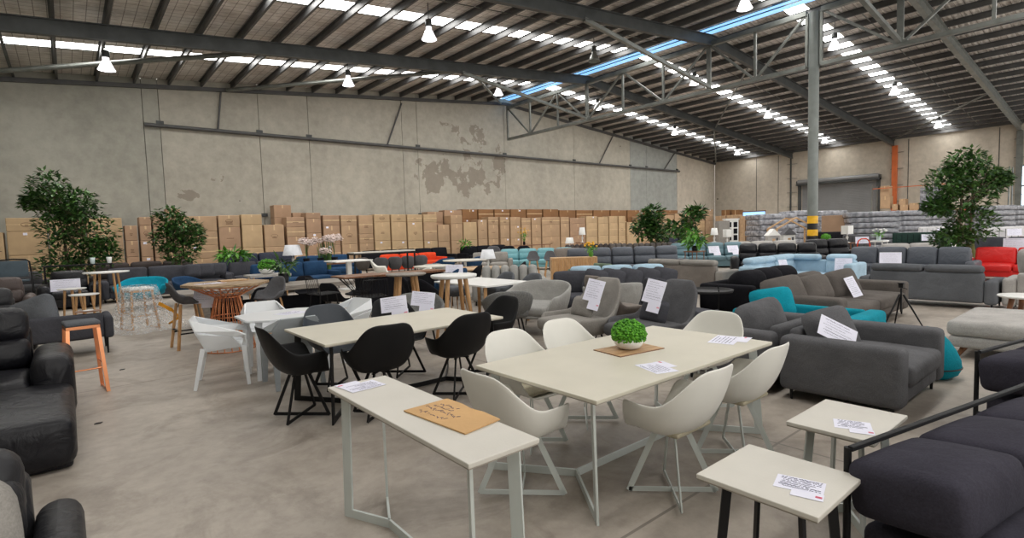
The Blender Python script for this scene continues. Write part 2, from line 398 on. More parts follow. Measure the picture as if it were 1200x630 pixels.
K = dict(
    floor=m_floor(), foil=m_foil(),
    wall=m_concrete('tilt up concrete', (.42, .395, .335), stains=[(18.6, 8.5, 1.2, .8, .47), (20.6, 8.0, 1.6, 1.0, .46), (17.3, 5.2, 1.5, 1.4, .45), (20.2, 5.4, 2.4, 1.7, .42), (22.4, 6.4, .9, 1.8, .47), (4.6, 3.8, 1.2, .5, .5), (5.5, 4.6, .8, .4, .52)]),
    wallg=m_concrete('grey concrete', (.33,.345,.325)), walld=m_concrete('left concrete', (.37, .36, .31)),
    wall2=m_concrete('beige blockwork', (.50, .45, .375)),
    steel=mat('grey painted steel', (.065, .070, .070), .5, .3, .25, 2), steell=mat('pale galvanised steel', (.19, .20, .185), .42, .5, .2, 3),
    steeldk=mat('dark purlin steel', (.085, .085, .085), .5, .2, .2, 2), colm=mat('column grey paint', (.20, .22, .21), .5, .1, .12, 3),
    orange=mat('orange paint', (.55, .13, .035), .5, 0, .15, 2), yel=mat('safety yellow', (.85, .47, .02), .5), blk=mat('matt black paint', (.012, .012, .013), .45, 0, .1),
    strip=m_emit('translucent roof sheet', (1, .985, .95), STRIP_STRENGTH), ridge=m_emit('blue translucent ridge sheet', (.12, .42, .85), 1.1),
    door=mat('roller door slats', (.24, .245, .25), .5, .2, .08, 1),
    black=mat('black metal', (.006, .006, .007), .5, 0, .1, spec=.3), blackp=mat('black plastic', (.007, .007, .008), .5, 0, .1, 5, .15, 200, spec=.25),
    whitep=mat('white plastic', (.72, .71, .66), .38, 0, .04, 3), whitem=mat('pale grey powder coat', (.56, .60, .58), .4, .1, .06, 4),
    ptable=mat('cream ceramic top', (.60, .565, .47), .38, 0, .07, 2.2, .05, 90), ptable2=mat('pale stone top', (.60, .575, .52), .4, 0, .07, 2.2, .05, 90),
    edge=mat('tabletop edge', (.34, .31, .26), .5), pad=fabric('beige seat fabric', (.42, .38, .28)),
    snow_shaded=mat('white resin with painted shade', (.34, .37, .39), .4, 0, .05, 3), bluegrey=mat('blue grey shell', (.028, .036, .048), .5, 0, .05, 3),  # first grey is white resin with the shade of a chair's back painted in
    snow=mat('glossy white resin', (.74, .76, .78), .32, 0, .03, 3),
    oak=wood('oak', (.42, .22, .09), (.62, .37, .17), .5, 'Z'), oakx=wood('oak boards', (.40, .23, .11), (.62, .42, .23), .5, 'X'),
    walnut=wood('walnut leg', (.13, .05, .02), (.26, .11, .045), .4, 'Z'), greywood=wood('grey weathered wood', (.16, .14, .12), (.30, .27, .235), .6, 'X'),
    copper=mat('copper wire', (.80, .33, .16), .28, .9, .1, 4), slab=wood('rustic slab', (.20, .13, .07), (.48, .34, .2), .6, 'X', 4),
    kraft=mat('kraft board', (.56, .34, .15), .8, 0, .1, 3, .1, 40), paper=mat('white paper', (.80, .80, .93), .35, 0, .02, 3), ink=mat('ink', (.05, .045, .12), .6), redink=mat('red stamp', (.75, .12, .2), .6),
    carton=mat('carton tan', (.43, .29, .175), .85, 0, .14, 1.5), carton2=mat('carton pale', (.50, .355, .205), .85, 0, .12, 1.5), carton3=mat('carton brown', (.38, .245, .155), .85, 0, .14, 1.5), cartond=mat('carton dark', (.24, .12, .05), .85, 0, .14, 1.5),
    tape=mat('packing tape', (.60, .43, .24), .3), print=mat('box print', (.16, .09, .05), .8),
    leather=leather('black leather', (.008, .008, .011), .4), leather2=leather('charcoal leather', (.022, .022, .025), .45), leatherb=leather('brown grey leather', (.085, .065, .06), .5),
    navy=leather('navy leather', (.010, .015, .035), .45), greenish=leather('dark green leather', (.035, .045, .035), .45),
    fchar=fabric('charcoal fabric', (.062, .063, .074)), fgrey=fabric('mid grey fabric', (.105, .105, .112)), fgrey2=fabric('slate grey fabric', (.115, .122, .135)),
    fbrown=fabric('brown grey fabric', (.108, .096, .088)), fdk=fabric('dark indigo charcoal fabric', (.040, .038, .052)), fblack=fabric('black fabric', (.010, .010, .013)),
    fteal=fabric('teal fabric', (.006, .235, .31)), fturq=fabric('turquoise fabric', (.01, .30, .42)), fblue=fabric('light blue fabric', (.36, .50, .61)), faqua=leather('aqua leather', (.16, .36, .40), .5),
    fsteel=leather('steel blue leather', (.13, .215, .25), .5), fnavy=fabric('navy fabric', (.02, .055, .12)), fslate=leather('slate leather', (.085, .095, .115), .5), fbeige=fabric('beige grey fabric', (.27, .255, .235)),
    flight=fabric('light grey fabric', (.40, .385, .37)), ftub=fabric('dove grey fabric', (.33, .325, .31)), fgreen=fabric('sage green fabric', (.13, .17, .12)),
    fred=leather('red leather', (.60, .022, .02), .38), forange=fabric('orange red fabric', (.62, .06, .02)), ftaupe=fabric('taupe fabric', (.20, .175, .155)), fchan=fabric('brown velvet', (.07, .058, .055)),
    leafd=m_leaf('dark leaves', (.010, .045, .010), (.09, .20, .04)), leafl=m_leaf('fresh leaves', (.03, .14, .01), (.14, .38, .03)), moss=m_leaf('moss', (.03, .16, .005), (.13, .42, .02), .7),
    bark=mat('bark', (.16, .12, .08), .9, 0, .3, 8, .5, 30), mossb=mat('mossy trunk', (.14, .14, .045), .95, 0, .4, 9, .6, 30), petal=mat('orchid petal', (.88, .74, .70), .5, 0, .15, 20), sun=mat('yellow petal', (.8, .42, .02), .5),
    film=m_film(), otape=mat('orange tape', (.75, .33, .02), .4), shade=mat('lampshade', (.68, .70, .74), .7), glass=mat('pale glass', (.5, .6, .6), .1), white=mat('white paint', (.78, .78, .76), .4, 0, .02),
    quilt=mat('mattress ticking', (.62, .61, .62), .7, 0, .1, 5), mattg=mat('wrapped mattress', (.42, .43, .47), .22, 0, .35, 5, .8, 14, col2=(.09, .095, .11)), wicker=mat('grey wicker', (.16, .16, .155), .8, 0, .3, 60, .8, 120),
    terra=mat('terracotta', (.35, .15, .08), .8), sky=m_emit('daylight beyond', (.62, .82, 1), 2.2), mesh=mat('blue grey mesh', (.07, .10, .125), .7), pinkbed=fabric('pink blanket', (.55, .42, .38)))

# ================================================================== THE BUILDING
def struct(name, m, mt, parent=None, **k):
    o = m.build(name, mt, parent, **k)
    if parent is None: o['kind'] = 'structure'
    return o
struct('floor', M().box(LX, WX, BY, WY, -.15, 0), K['floor'])
# the long gable wall, built panel by panel between its joints
cuts = [LX, 2.9, 3.5, 7.6, 10.0, 15.4, 16.4, 23.05, 29.8, 36.56, 38.8, 43.4, WX]
def wallpoly(x0, x1, y0, y1):
    m = M(); xs = sorted(set([x0, x1]+([RX] if x0 < RX < x1 else [])))
    for a, b in zip(xs, xs[1:]):
        vs = [(a, y0, 0), (b, y0, 0), (b, y0, roof(b)), (a, y0, roof(a)), (a, y1, 0), (b, y1, 0), (b, y1, roof(b)), (a, y1, roof(a))]
        m.put(vs, [(0, 1, 2, 3), (7, 6, 5, 4), (0, 4, 5, 1), (3, 2, 6, 7), (0, 3, 7, 4), (1, 5, 6, 2)])
    return m
for i, (a, b) in enumerate(zip(cuts, cuts[1:])):
    mt = K['walld'] if i < 2 else K['wallg'] if i in (9, 10) else K['wall2'] if i == 11 else K['wall']
    o = struct('wall_long', wallpoly(a+.012, b-.012, WY, WY+.2), mt)
struct('wall_long', wallpoly(LX, WX, WY+.2, WY+.3), K['steel'])
for x in (2.9, 3.5, 7.6, 10.0, 16.4, 23.05, 29.8, 36.56, 38.8, 43.4):
    m = M()
    for z in ((2.9, 6.95) if x > 3 else ()): m.box(x-.14, x+.14, WY-.06, WY, z-.08, z+.08)
    if m.v: struct('trim_wall_cleat', m, K['steel'])
# right wall
struct('wall_right', M().box(WX, WX+.2, 19.95, WY, 0, roof(WX)), K['wall2'])
struct('wall_right', M().box(WX, WX+.2, 14.3, 19.95, 5.0, roof(WX)), K['wall2'])
struct('wall_right', M().box(WX, WX+.2, 6.1, 14.3, 0, roof(WX)), K['wall2'])
struct('wall_right', M().box(WX, WX+.2, BY, 3.5, 6.6, roof(WX)), K['wall2'])
struct('wall_right', M().box(WX, WX+.2, 2.2, 3.5, 0, 6.6), K['wall2'])
struct('wall_right', M().box(WX, WX+.2, 3.5, 6.1, 5.2, roof(WX)), K['wall2'])
struct('wall_right', M().box(WX, WX+.2, 3.5, 6.1, 0, 2.4), K['wall2'])
struct('wall_left', M().box(LX-.2, LX, BY, WY, 0, roof(LX)), K['walld'])
m = M()
for y in (12.25, 24.0, 7.05, 22.0): m.box(WX-.02, WX, y-.02, y+.02, 0, 7.9)
struct('trim_panel_joints', m, K['steel'])
o = M(); o.box(WX+.1, WX+.14, 3.5, 6.1, 2.4, 5.2); w1 = struct('window_1', o, K['sky'])
m = M()
for y in (3.5, 4.8, 6.0): m.box(WX-.03, WX+.08, y, y+.1, 2.4, 5.2)
for z in (2.4, 3.75, 5.1): m.box(WX-.03, WX+.08, 3.5, 6.1, z, z+.1)
m.build('window_frame', K['steell'], w1)
# low strip window over the cartons
w2 = struct('window_2', M().box(WX-.03, WX-.01, 23.2, 25.9, 2.35, 2.95), K['ridge'])
M().box(WX-.06, WX, 23.1, 26.0, 2.93, 3.02).build('window_frame', K['walnut'], w2)
# roller door
m = M()
for i in range(46): m.bar((WX+.04, 14.3, .05+i*.108), (WX+.04, 19.95, .05+i*.108), .03, .1, side=(1, 0, 0))
m.box(WX+.06, WX+.1, 14.25, 20.0, 0, 5.1)  # added backing plate, keeps daylight from showing through the slat gaps
d1 = struct('door_1', m, K['door'], bevel=.012)
m = M(); m.box(WX-.12, WX, 20.0, 20.25, 0, 5.3); m.box(WX-.12, WX, 14.05, 14.3, 0, 5.3); m.box(WX-.45, WX, 14.0, 20.3, 5.0, 5.12); m.box(WX-.4, WX, 14.0, 14.1, 5.0, 5.4); m.box(WX-.4, WX, 20.2, 20.3, 5.0, 5.4)
m.build('door_frame', K['steel'], d1)
M().tube([(WX-.22, 14.1, 5.3), (WX-.22, 20.2, 5.3)], .2, 14).build('door_drum', K['door'], d1)

# roof: foil blanket between the translucent sheets
m = M(); edges = [BY]
for y in sorted(STRIPS):
    if y > BY: edges += [y-.42, y+.42]
edges.append(WY)
for a, b in zip(edges[0::2], edges[1::2]):
    for x0, x1 in ((LX, RX-.42), (RX+.42, WX)):
        m.put([(x0, a, roof(x0)), (x1, a, roof(x1)), (x1, b, roof(x1)), (x0, b, roof(x0))], [(0, 1, 2, 3)])
struct('ceiling', m, K['foil'])
m = M()
for x0, x1 in ((LX-.3, RX), (RX, WX+.3)):
    m.put([(x0, BY, roof(x0)+.12), (x1, BY, roof(x1)+.12), (x1, WY+.3, roof(x1)+.12), (x0, WY+.3, roof(x0)+.12)], [(0, 1, 2, 3)])
struct('ceiling', m, K['steel'])
n = 3
for y in STRIPS:
    if y < BY: continue
    for x0, x1 in ((LX+.3, RX-.5), (RX+.5, WX-.3)):
        m = M().put([(x0, y-.40, roof(x0)+.03), (x1, y-.40, roof(x1)+.03), (x1, y+.40, roof(x1)+.03), (x0, y+.40, roof(x0)+.03)], [(0, 1, 2, 3)])
        struct('window_%d' % n, m, K['strip']); n += 1
for x0, x1 in ((RX-.40, RX-.07), (RX+.07, RX+.40)):
    m = M().put([(x0, BY, roof(x0)-.02), (x1, BY, roof(x1)-.02), (x1, WY, roof(x1)-.02), (x0, WY, roof(x0)-.02)], [(0, 1, 2, 3)])
    struct('window_%d' % n, m, K['ridge']); n += 1
# purlins run with the ridge
x = -2.45
pl = None; i = 0
while x < WX:
    if abs(x-RX) > .5:
        z = roof(x)-.13
        m = M(); m.bar((x, BY, z), (x, WY, z), .018, .22, side=(1, 0, 0)); m.bar((x+.03, BY, z-.11), (x+.03, WY, z-.11), .075, .014, side=(1, 0, 0)); m.bar((x-.03, BY, z+.11), (x-.03, WY, z+.11), .075, .014, side=(1, 0, 0))
        struct('trim_purlin', m, K['steeldk'])
    x += 1.272
# rows of bridging between purlins, seen as short ticks
m = M()
for y in (22.5, 15.1, 8.0):
    for k in range(40):
        x = -2.45+1.272*k
        if x+1.2 < WX and abs(x-RX) > 1.5: m.bar((x, y, roof(x)-.16), (x+1.272, y, roof(x+1.272)-.16), .03, .03)
struct('trim_bridging', m, K['steell'])
# steel angle along the gable under the purlins, packers to the roof
for s, (xa, xb) in enumerate(((LX, RX), (RX, WX))):
    m = M(); m.bar((xa, WY-.08, roof(xa)-.36), (xb, WY-.08, roof(xb)-.36), .14, .17, side=(0, 1, 0)); struct('trim_gable_beam', m, K['steeldk'])
# eaves beam
struct('trim_eave_beam', M().bar((WX-.1, BY, roof(WX)-.12), (WX-.1, WY, roof(WX)-.12), .16, .2, side=(1, 0, 0)), K['steeldk'])

def ibeam(m, p0, p1, w, h, t=.03):
    p0, p1 = Vector(p0), Vector(p1); d = (p1-p0).normalized(); side = Vector((0, 1, 0)) if abs(d.y) < .5 else Vector((1, 0, 0))
    upv = side.cross(d); upv = upv if upv.z > 0 else -upv
    m.bar(p0, p1, t, h, side=side)
    m.bar(p0+upv*(h/2), p1+upv*(h/2), w, t, side=side); m.bar(p0-upv*(h/2), p1-upv*(h/2), w, t, side=side)
for i, y in enumerate(BAYS):
    # one rafter each side of the ridge: separate steel members
    for sd in (-1, 1):
        xa, xb = (LX, RX) if sd < 0 else (RX, WX)
        za, zb = roof(xa)-.50, roof(xb)-.50
        m = M(); ibeam(m, (xa, y, za), (xb, y, zb), .2, .44)
        nm = ['nearest the long wall', 'second from the long wall', 'third from the long wall', 'overhead behind the camera', 'farthest behind the camera'][i]
        o = m.build('roof_rafter', K['steel'] if i < 2 else K['steell'])
        tag(o, 'long grey steel rafter on the %s slope, %s' % ('left' if sd < 0 else 'right', nm), 'beam', 'portal rafters')
        hx = RX+sd*.0; kx = RX+sd*9.6
    # fly braces from the ridge truss up to the rafters
    for sd in (-1,):
        m = M(); xk = RX-8.6; m.bar((xk, y-.02, roof(xk)-.72), (RX-.2, y-.02, 8.0), .14, .14, side=(0, 1, 0))
        tag(m.build('knee_brace', K['steell']), 'sloping steel strut from rafter down to ridge truss, %s' % ['nearest the long wall', 'second from the long wall', 'third from the long wall', 'overhead', 'behind'][i], 'brace', 'ridge struts')
# wall columns of the right wall
for y, mt, lab in ((20.9, K['steel'], 'grey steel wall column left of the roller door'), (13.1, K['orange'], 'orange painted steel wall column right of the roller door'), (6.0, K['steell'], 'pale grey steel wall column at the right edge of the photo')):
    m = M(); m.box(WX-.22, WX, y-.17, y+.17, 0, roof(WX)-.7) if y != 20.9 else m.box(WX-.1, WX, y-.05, y+.05, 0, roof(WX)-.7)
    o = m.build('wall_column', mt); tag(o, lab, 'column')
    m = M()
    for k in range(4): m.box(WX-.1, WX-.04, y-.55, y+.3, 3.2+k*1.25, 3.24+k*1.25)
    m.build('bracket', K['steell'], o)
# centre column under the ridge truss
cx, cy = RX+.0, 8.85
t = thing('round_column', 'tall grey steel column with yellow and black safety bands', 'column', (cx, cy, 0))
M().lathe([(.19, 0), (.19, 9.95)], seg=24).build('shaft', K['colm'], t)
for i, (z0, z1, mt, lab) in enumerate(((.9, 1.18, K['blk'], 'black band'), (1.18, 1.43, K['yel'], 'yellow band'), (1.43, 1.68, K['blk'], 'black band'), (1.68, 1.98, K['yel'], 'yellow band'))):
    tag(M().lathe([(.196, z0), (.196, z1)], seg=24).build('safety_band', mt, t), lab)
M().box(-.3, .3, -.3, .3, 0, .03).build('base_plate', K['colm'], t)
# ridge truss
zt, zb = 9.98, 7.9
for lab, ys in (('long steel lattice truss under the blue ridge light, from the long wall to the column', [27.95, 25.7, 23.2, 20.85, 18.3, 15.8, 13.35, 11.2, 9.12]),
                ('steel lattice truss under the blue ridge light, from the column towards the camera side', [8.58, 6.0, 3.5, 1, -1.5, -4, -6.5, -9, -10.9])):
    t = thing('ridge_truss', lab, 'truss', (RX, 0, 0))
    M().bar((0, ys[-1], zt), (0, ys[0], zt), .2, .2, side=(1, 0, 0)).build('top_chord', K['steell'], t, bevel=.01)
    M().bar((0, ys[-1], zb), (0, ys[0], zb), .2, .16, side=(1, 0, 0)).build('bottom_chord', K['steell'], t, bevel=.01)
    for y in ys: M().bar((0, y, zb), (0, y, zt), .1 if y not in (20.85, 13.35, 6.0) else .2, .1, side=(0, 1, 0)).build('post', K['steell'], t)
    for k, (a, b) in enumerate(zip(ys, ys[1:])):
        m = M(); m.bar((0, a, zt if k % 2 == 0 else zb), (0, b, zb if k % 2 == 0 else zt), .09, .09, side=(1, 0, 0)); m.build('diagonal', K['steell'], t)
# wind braces in the roof plane and tie rods
def rb(lab, p0, p1, r=.07):
    o = M().tube([p0, p1], r, 6).build('roof_brace', K['steell']); tag(o, lab, 'brace', 'diagonal roof braces')
rb('long slanting grey brace at the far left under the roof', (-3.2, 27.9, roof(-3.2)-.4), (6.0, 20.9, roof(6)-.6), .09)
rb('slanting grey brace left of the wall stain, between wall and rafter', (6.2, 27.9, roof(6.2)-.4), (14.6, 20.9, roof(14.6)-.6), .09)
rb('slanting brace from wall to ridge end', (22.6, 27.9, roof(22.6)-.4), (15.2, 20.9, roof(15.2)-.6), .06)
rb('thin brace crossing the right roof slope toward the corner', (49.5, 27.8, roof(49.5)-.3), (37, 20.9, roof(37)-.5), .06)
rb('thin brace high on the right slope behind the column', (37, 20.8, roof(37)-.5), (27, 13.3, roof(27)-.5), .05)
rb('thin brace at the right edge of the photo', (40, 6.2, roof(40)-.5), (49, 13, roof(49)-.4), .05)
# horizontal pipe on the long wall with its slanting hangers
t = thing('wall_tie_beam', 'long thin dark steel pipe fixed across the concrete wall', 'pipe', (0, WY-.14, 6.8))
M().tube([(2.9, 0, 0), (43.6, 0, 0)], .085, 8).build('pipe', K['steeldk'], t)
for xa, xb, z in ((5.98, 5.75, 8.6), (15.39, 14.35, 9.3), (23.1, 23.1, 8.5), (34.3, 32.5, 9.2), (42.9, 41.2, 8.4)):
    if xa != 23.1: M().tube([(xa, .02, z-6.8), (xb, .02, 0)], .045, 6).build('hanger_rod', K['steeldk'], t)

# high bay lamps
def highbay(x, y, lab, on=True, first=None):
    z = roof(x)-1.2
    t = thing('high_bay_lamp', lab, 'lamp', (x, y, z), 0, 'high bay lamps')
    M().lathe([(.06, .62), (.10, .55), (.10, .3), (.13, .28), (.2, .12), (.26, .0), (.25, .0), (.18, .12), (.1, .26), (.0, .27)], seg=18).build('reflector', K['steell'] if not on else K['glow'], t)
    M().lathe([(.0, .66), (.11, .64), (.12, .44), (.09, .40), (.05, .38), (0, .38)], seg=14).build('housing', K['steel'], t)
    M().tube([(0, 0, .6), (0, 0, 1.2)], .015, 6).build('hanger', K['steel'], t)
    if on:
        M().lathe([(0, .0), (.19, .0), (.19, .02), (0, .06)], seg=16).build('bulb', K['bulb'], t)
        l = bpy.data.lights.new('lamp_light', 'SPOT'); l.energy = LAMP_W*6; l.spot_size = R(140); l.spot_blend = .6; l.color = (1, .95, .9); l.shadow_soft_size = .2
        lo = bpy.data.objects.new('lamp_light', l); lo.location = (0, 0, -.06); lo.parent = t; COL.objects.link(lo)
K['glow'] = m_emit('lamp reflector', (1, .95, .97), .8); K['bulb'] = m_emit('lamp bulb', (1, .97, 1), 14)
rowname = {22.5: 'in the row nearest the long wall', 15.8: 'in the middle row', 9.1: 'in the row nearest the camera'}
for y in (22.5, 15.8, 9.1):
    for k, x in enumerate((1.4, 9.8, 18.1, 26.0, 34.4, 43.5)):
        if (y == 15.8 and k == 0) or (y == 9.1 and k < 2): continue
        highbay(x, y, 'bell shaped warehouse lamp %s, %s from the left wall' % (rowname[y], ['first', 'second', 'third', 'fourth', 'fifth', 'sixth'][k]), not (y == 15.8 and k == 2))

# ================================================================== FURNITURE KITS
def place(root, loc, rz): root.location = (loc[0], loc[1], loc[2] if len(loc) > 2 else 0); root.rotation_euler = (0, 0, rz)
def legs4(t, w, d, h, mt, r=.022, inset=.1, splay=.0, taper=.6):
    for sx in (-1, 1):
        for sy in (-1, 1):
            x, y = sx*(w/2-inset), sy*(d/2-inset)
            M().tube([(x, y, h), (x+sx*splay, y+sy*splay, 0)], r, 8, r2=r*taper).build('leg', mt, t)

def run(t, ang, ox, oy, L, n, mt, s, arm_l=False, arm_r=False):
    """straight run of seating in the thing's frame: along +x, back towards +y, front at -y; (ox, oy) is its middle"""
    d, hs, hb, bt = s['d'], s['hs'], s['hb'], s.get('bt', .22); z0 = s.get('z0', .12); st = s.get('style', 'plain'); aw = s.get('aw', .2)
    ha = s.get('ha', .6); A = ang
    x0, x1 = -L/2+(aw if arm_l else 0), L/2-(aw if arm_r else 0); w = (x1-x0)/n; fb = s.get('fb', hb-.12)
    def mk(): return M().xf(A, ox, oy)
    mk().rbox(((x0+x1)/2, -.01, (z0+hs-.14)/2), (x1-x0, d-.06, hs-.14-z0), .03).build('seat_base', mt, t)
    mk().rbox((0 if not (arm_l or arm_r) else (x0+x1)/2, d/2-bt*.3, (z0+fb)/2), (x1-x0+.004, bt*.6, fb-z0), s.get('fr', .05)).build('back_frame', s.get('mt2', mt), t)
    for i in range(n):
        cx = x0+w*(i+.5)
        mk().rbox((cx, -.04-bt*.3, hs-.09), (w-.008, d-bt*.75, .19), .06, by=(.0, .0, s.get('pf', .03))).build('seat_cushion', mt, t)
        lean = R(s.get('lean', 10)); bh = hb-hs+.06; by_ = d/2-bt*.72
        if st == 'plain':
            mk().rbox((cx, by_, hs+bh/2-.05), (w-.01, .2, bh), .075, by=(0, .05, .02), rot=(-lean, 0, 0)).build('back_cushion', mt, t)
        elif st == 'headrest':
            mk().rbox((cx, by_, hs+bh/2-.10), (w-.01, .17, bh-.14), .06, by=(0, .03, 0), rot=(-lean, 0, 0)).build('back_cushion', mt, t)
            mk().rbox((cx, d/2-.12, hb-.06), (w-.02, .27, .15), .07, by=(0, .02, .01), rot=(R(4), 0, 0)).build('headrest', mt, t)
        elif st == 'recliner':
            mk().rbox((cx, by_-.02, hs+.15), (w-.02, .22, .32), .09, by=(0, .05, .0), rot=(-lean, 0, 0)).build('back_cushion', mt, t)
            mk().rbox((cx, by_+.05, hb-.17), (w-.02, .24, .34), .1, by=(0, .05, .02), rot=(-lean, 0, 0)).build('headrest', mt, t)
        elif st == 'channel':
            k = max(2, round(w/.26)); cw = w/k
            for j in range(k): mk().rbox((cx-w/2+cw*(j+.5), by_, hs+bh/2-.05), (cw-.004, .22, bh), .08, by=(0, .05, .02), rot=(-lean, 0, 0), n=3, k=2).build('back_cushion', mt, t)
    for sd, on in ((-1, arm_l), (1, arm_r)):
        if on:
            mk().rbox((sd*(L/2-aw/2), 0, (z0-.02+ha)/2), (aw, d, ha-z0+.02), s.get('ar', .06), by=(.0, .0, s.get('ab', .0))).build('armrest', mt, t)

def sofa(label, loc, rz, w, n, mt, group=None, arms='LR', name='sofa', cat='sofa', wing=None, legs='m', leg_mat=None, s=None, chaise=None, **kw):
    """faces local -y. wing=(side, length, n): return of a corner sofa running forward on that side"""
    q = dict(d=.95, hs=.44, hb=.85, ha=.6, aw=.2); q.update(s or {}); q.update(kw)
    t = thing(name, label, cat, loc, rz, group)
    d = q['d']
    wl, wr = wing and wing[0] < 0, wing and wing[0] > 0
    run(t, 0, 0, 0, w, n, mt, q, arm_l='L' in arms and not wl, arm_r='R' in arms and not wr)
    if wing:
        sd, WL, wn = wing
        # the run starts at the front of the corner and goes forward (-y); its back is on the outer side
        if sd > 0: run(t, -pi/2, w/2-d/2, -d/2-WL/2+.002, WL, wn, mt, q, arm_r='R' in arms, arm_l=False)
        else: run(t, pi/2, -w/2+d/2, -d/2-WL/2+.002, WL, wn, mt, q, arm_l='L' in arms, arm_r=False)
        M().rbox((sd*(w/2-q.get('bt', .22)*.3), 0, (q.get('z0', .12)+q['hb']-.12)/2), (q.get('bt', .22)*.6, d-.02, q['hb']-.12-q.get('z0', .12)), .05).build('corner_back', q.get('mt2', mt), t)
        if q.get('style') in ('headrest',): M().rbox((sd*(w/2-.12), 0, q['hb']-.06), (.27, d*.7, .15), .07).build('headrest', mt, t)
        elif q.get('style') != 'none': M().rbox((sd*(w/2-.3), -.0, (q['hs']+q['hb'])/2), (.2, d*.55, q['hb']-q['hs']+.05), .075, by=(.05, 0, .02), rot=(0, sd*R(9), 0)).build('back_cushion', mt, t)
    if chaise:
        sd, CL = chaise; cw = w/n
        M().rbox((sd*(w/2-cw/2-(q['aw'] if ('R' if sd > 0 else 'L') in arms else 0)), -d/2-CL/2+.05, (q.get('z0', .12)+q['hs'])/2), (cw-.04, CL+.1, q['hs']-q.get('z0', .12)), .07, by=(0, 0, .02)).build('chaise', mt, t)
    z0 = q.get('z0', .12)
    if legs: legs4(t, w, d, z0+.03, leg_mat or K['black'], .02 if legs == 'm' else .03, .09)
    return t
def cushion(label, loc, size, mt, rot=(0, 0, 0), group=None, cat='cushion', name='cushion'):
    o = M().pillow((0, 0, 0), *size).build(name, mt); o.location = loc; o.rotation_euler = rot
    return tag(o, label, cat, group)

# ---- moulded shell chairs
def smooth(a, b, x):
    u = max(0, min(1, (x-a)/(b-a))); return u*u*(3-2*u)
def shell_mesh(hs=.44, back=.875, arm=.655, a=.285, bf=.25, bb=.25, fl=42, fa=60, ar=106, lean=.18, nth=44, nv=11, blean=.22, sq=2.7, front=.0, bw=.0, box=False):
    vs = []; fs = []
    vs.append((0, 0, hs-.0))
    for i in range(nth):
        th = -180+360*i/nth; at = abs(th)
        rh = hs+front + (arm-hs-front)*smooth(fl, fa, at) + (back-arm)*smooth(ar, 156, at)
        c, s_ = cos(R(th)), sin(R(th))
        b = bf if c > 0 else bb
        rr = (abs(s_/a)**sq+abs(c/b)**sq)**(-1/sq)
        for j in range(1, nv+1):
            v = j/nv; H = rh-hs
            r = rr*sin(v*pi/2)**(.42 if box else .8) if H > .03 else rr*v
            z = hs-.025*sin(pi*v)*.6 + H*(1-cos(v*pi/2))**(1.9 if box else 1.35)
            k = (z-hs)
            x = s_*(r+lean*max(0, k)*(1 if at < 150 else .4)); y = -c*(r)+(blean*max(0, k) if c < 0 else 0)*abs(c)
            if at > 130 and k > .25: x *= 1-bw*(k-.25)
            vs.append((x, y, z))
    for i in range(nth):
        i2 = (i+1) % nth; b, b2 = 1+i*nv, 1+i2*nv
        fs.append((0, b, b2))
        for j in range(nv-1): fs.append((b+j, b+j+1, b2+j+1, b2+j))
    return vs, fs
def shell_chair(label, loc, rz, mt, lm, pad=None, group=None, kind='x', thick=.012, name='dining_chair', cat='chair', **kw):
    t = thing(name, label, cat, loc, rz, group)
    vs, fs = shell_mesh(**kw); hs = kw.get('hs', .44)
    M().put(vs, fs, True).build('seat_shell', mt, t, solid=thick, sub=1)
    if pad:
        M().rbox((0, -.01, hs+.018), (.37, .35, .03), .014, by=(0, 0, .008)).build('seat_pad', pad, t)
    if kind == 'x':      # two crossing trapezoid frames of flat bar
        for sg in (-1, 1):
            m = M(); u = Vector((1, sg, 0)).normalized(); f = .27*1.0
            for e in (-1, 1):
                m.bar(u*e*.09+Vector((0, 0, hs-.015)), u*e*f*1.0+Vector((0, 0, .02)), .036 if mt != K['blackp'] else .026, .008 if mt != K['blackp'] else .014, side=u)
            m.bar(-u*f+Vector((0, 0, .03)), u*f+Vector((0, 0, .03)), .008, .03, side=(-u.y, u.x, 0)); m.bar(-u*.12+Vector((0, 0, hs-.02)), u*.12+Vector((0, 0, hs-.02)), .03, .01, side=(-u.y, u.x, 0))
            m.build('leg_frame', lm, t)
    elif kind == 'oak':
        for sx in (-1, 1):
            for sy in (-1, 1): M().tube([(sx*.13, sy*.12, hs-.02), (sx*.25, sy*.24, 0)], .018, 8, r2=.011).build('leg', lm, t)
    elif kind == 'wire':
        for sx in (-1, 1):
            M().tube([(sx*.1, -.1, hs-.02), (sx*.22, -.2, .012), (sx*.22, .2, .012), (sx*.1, .1, hs-.02)], .009, 6).build('leg_frame', lm, t)
    return t
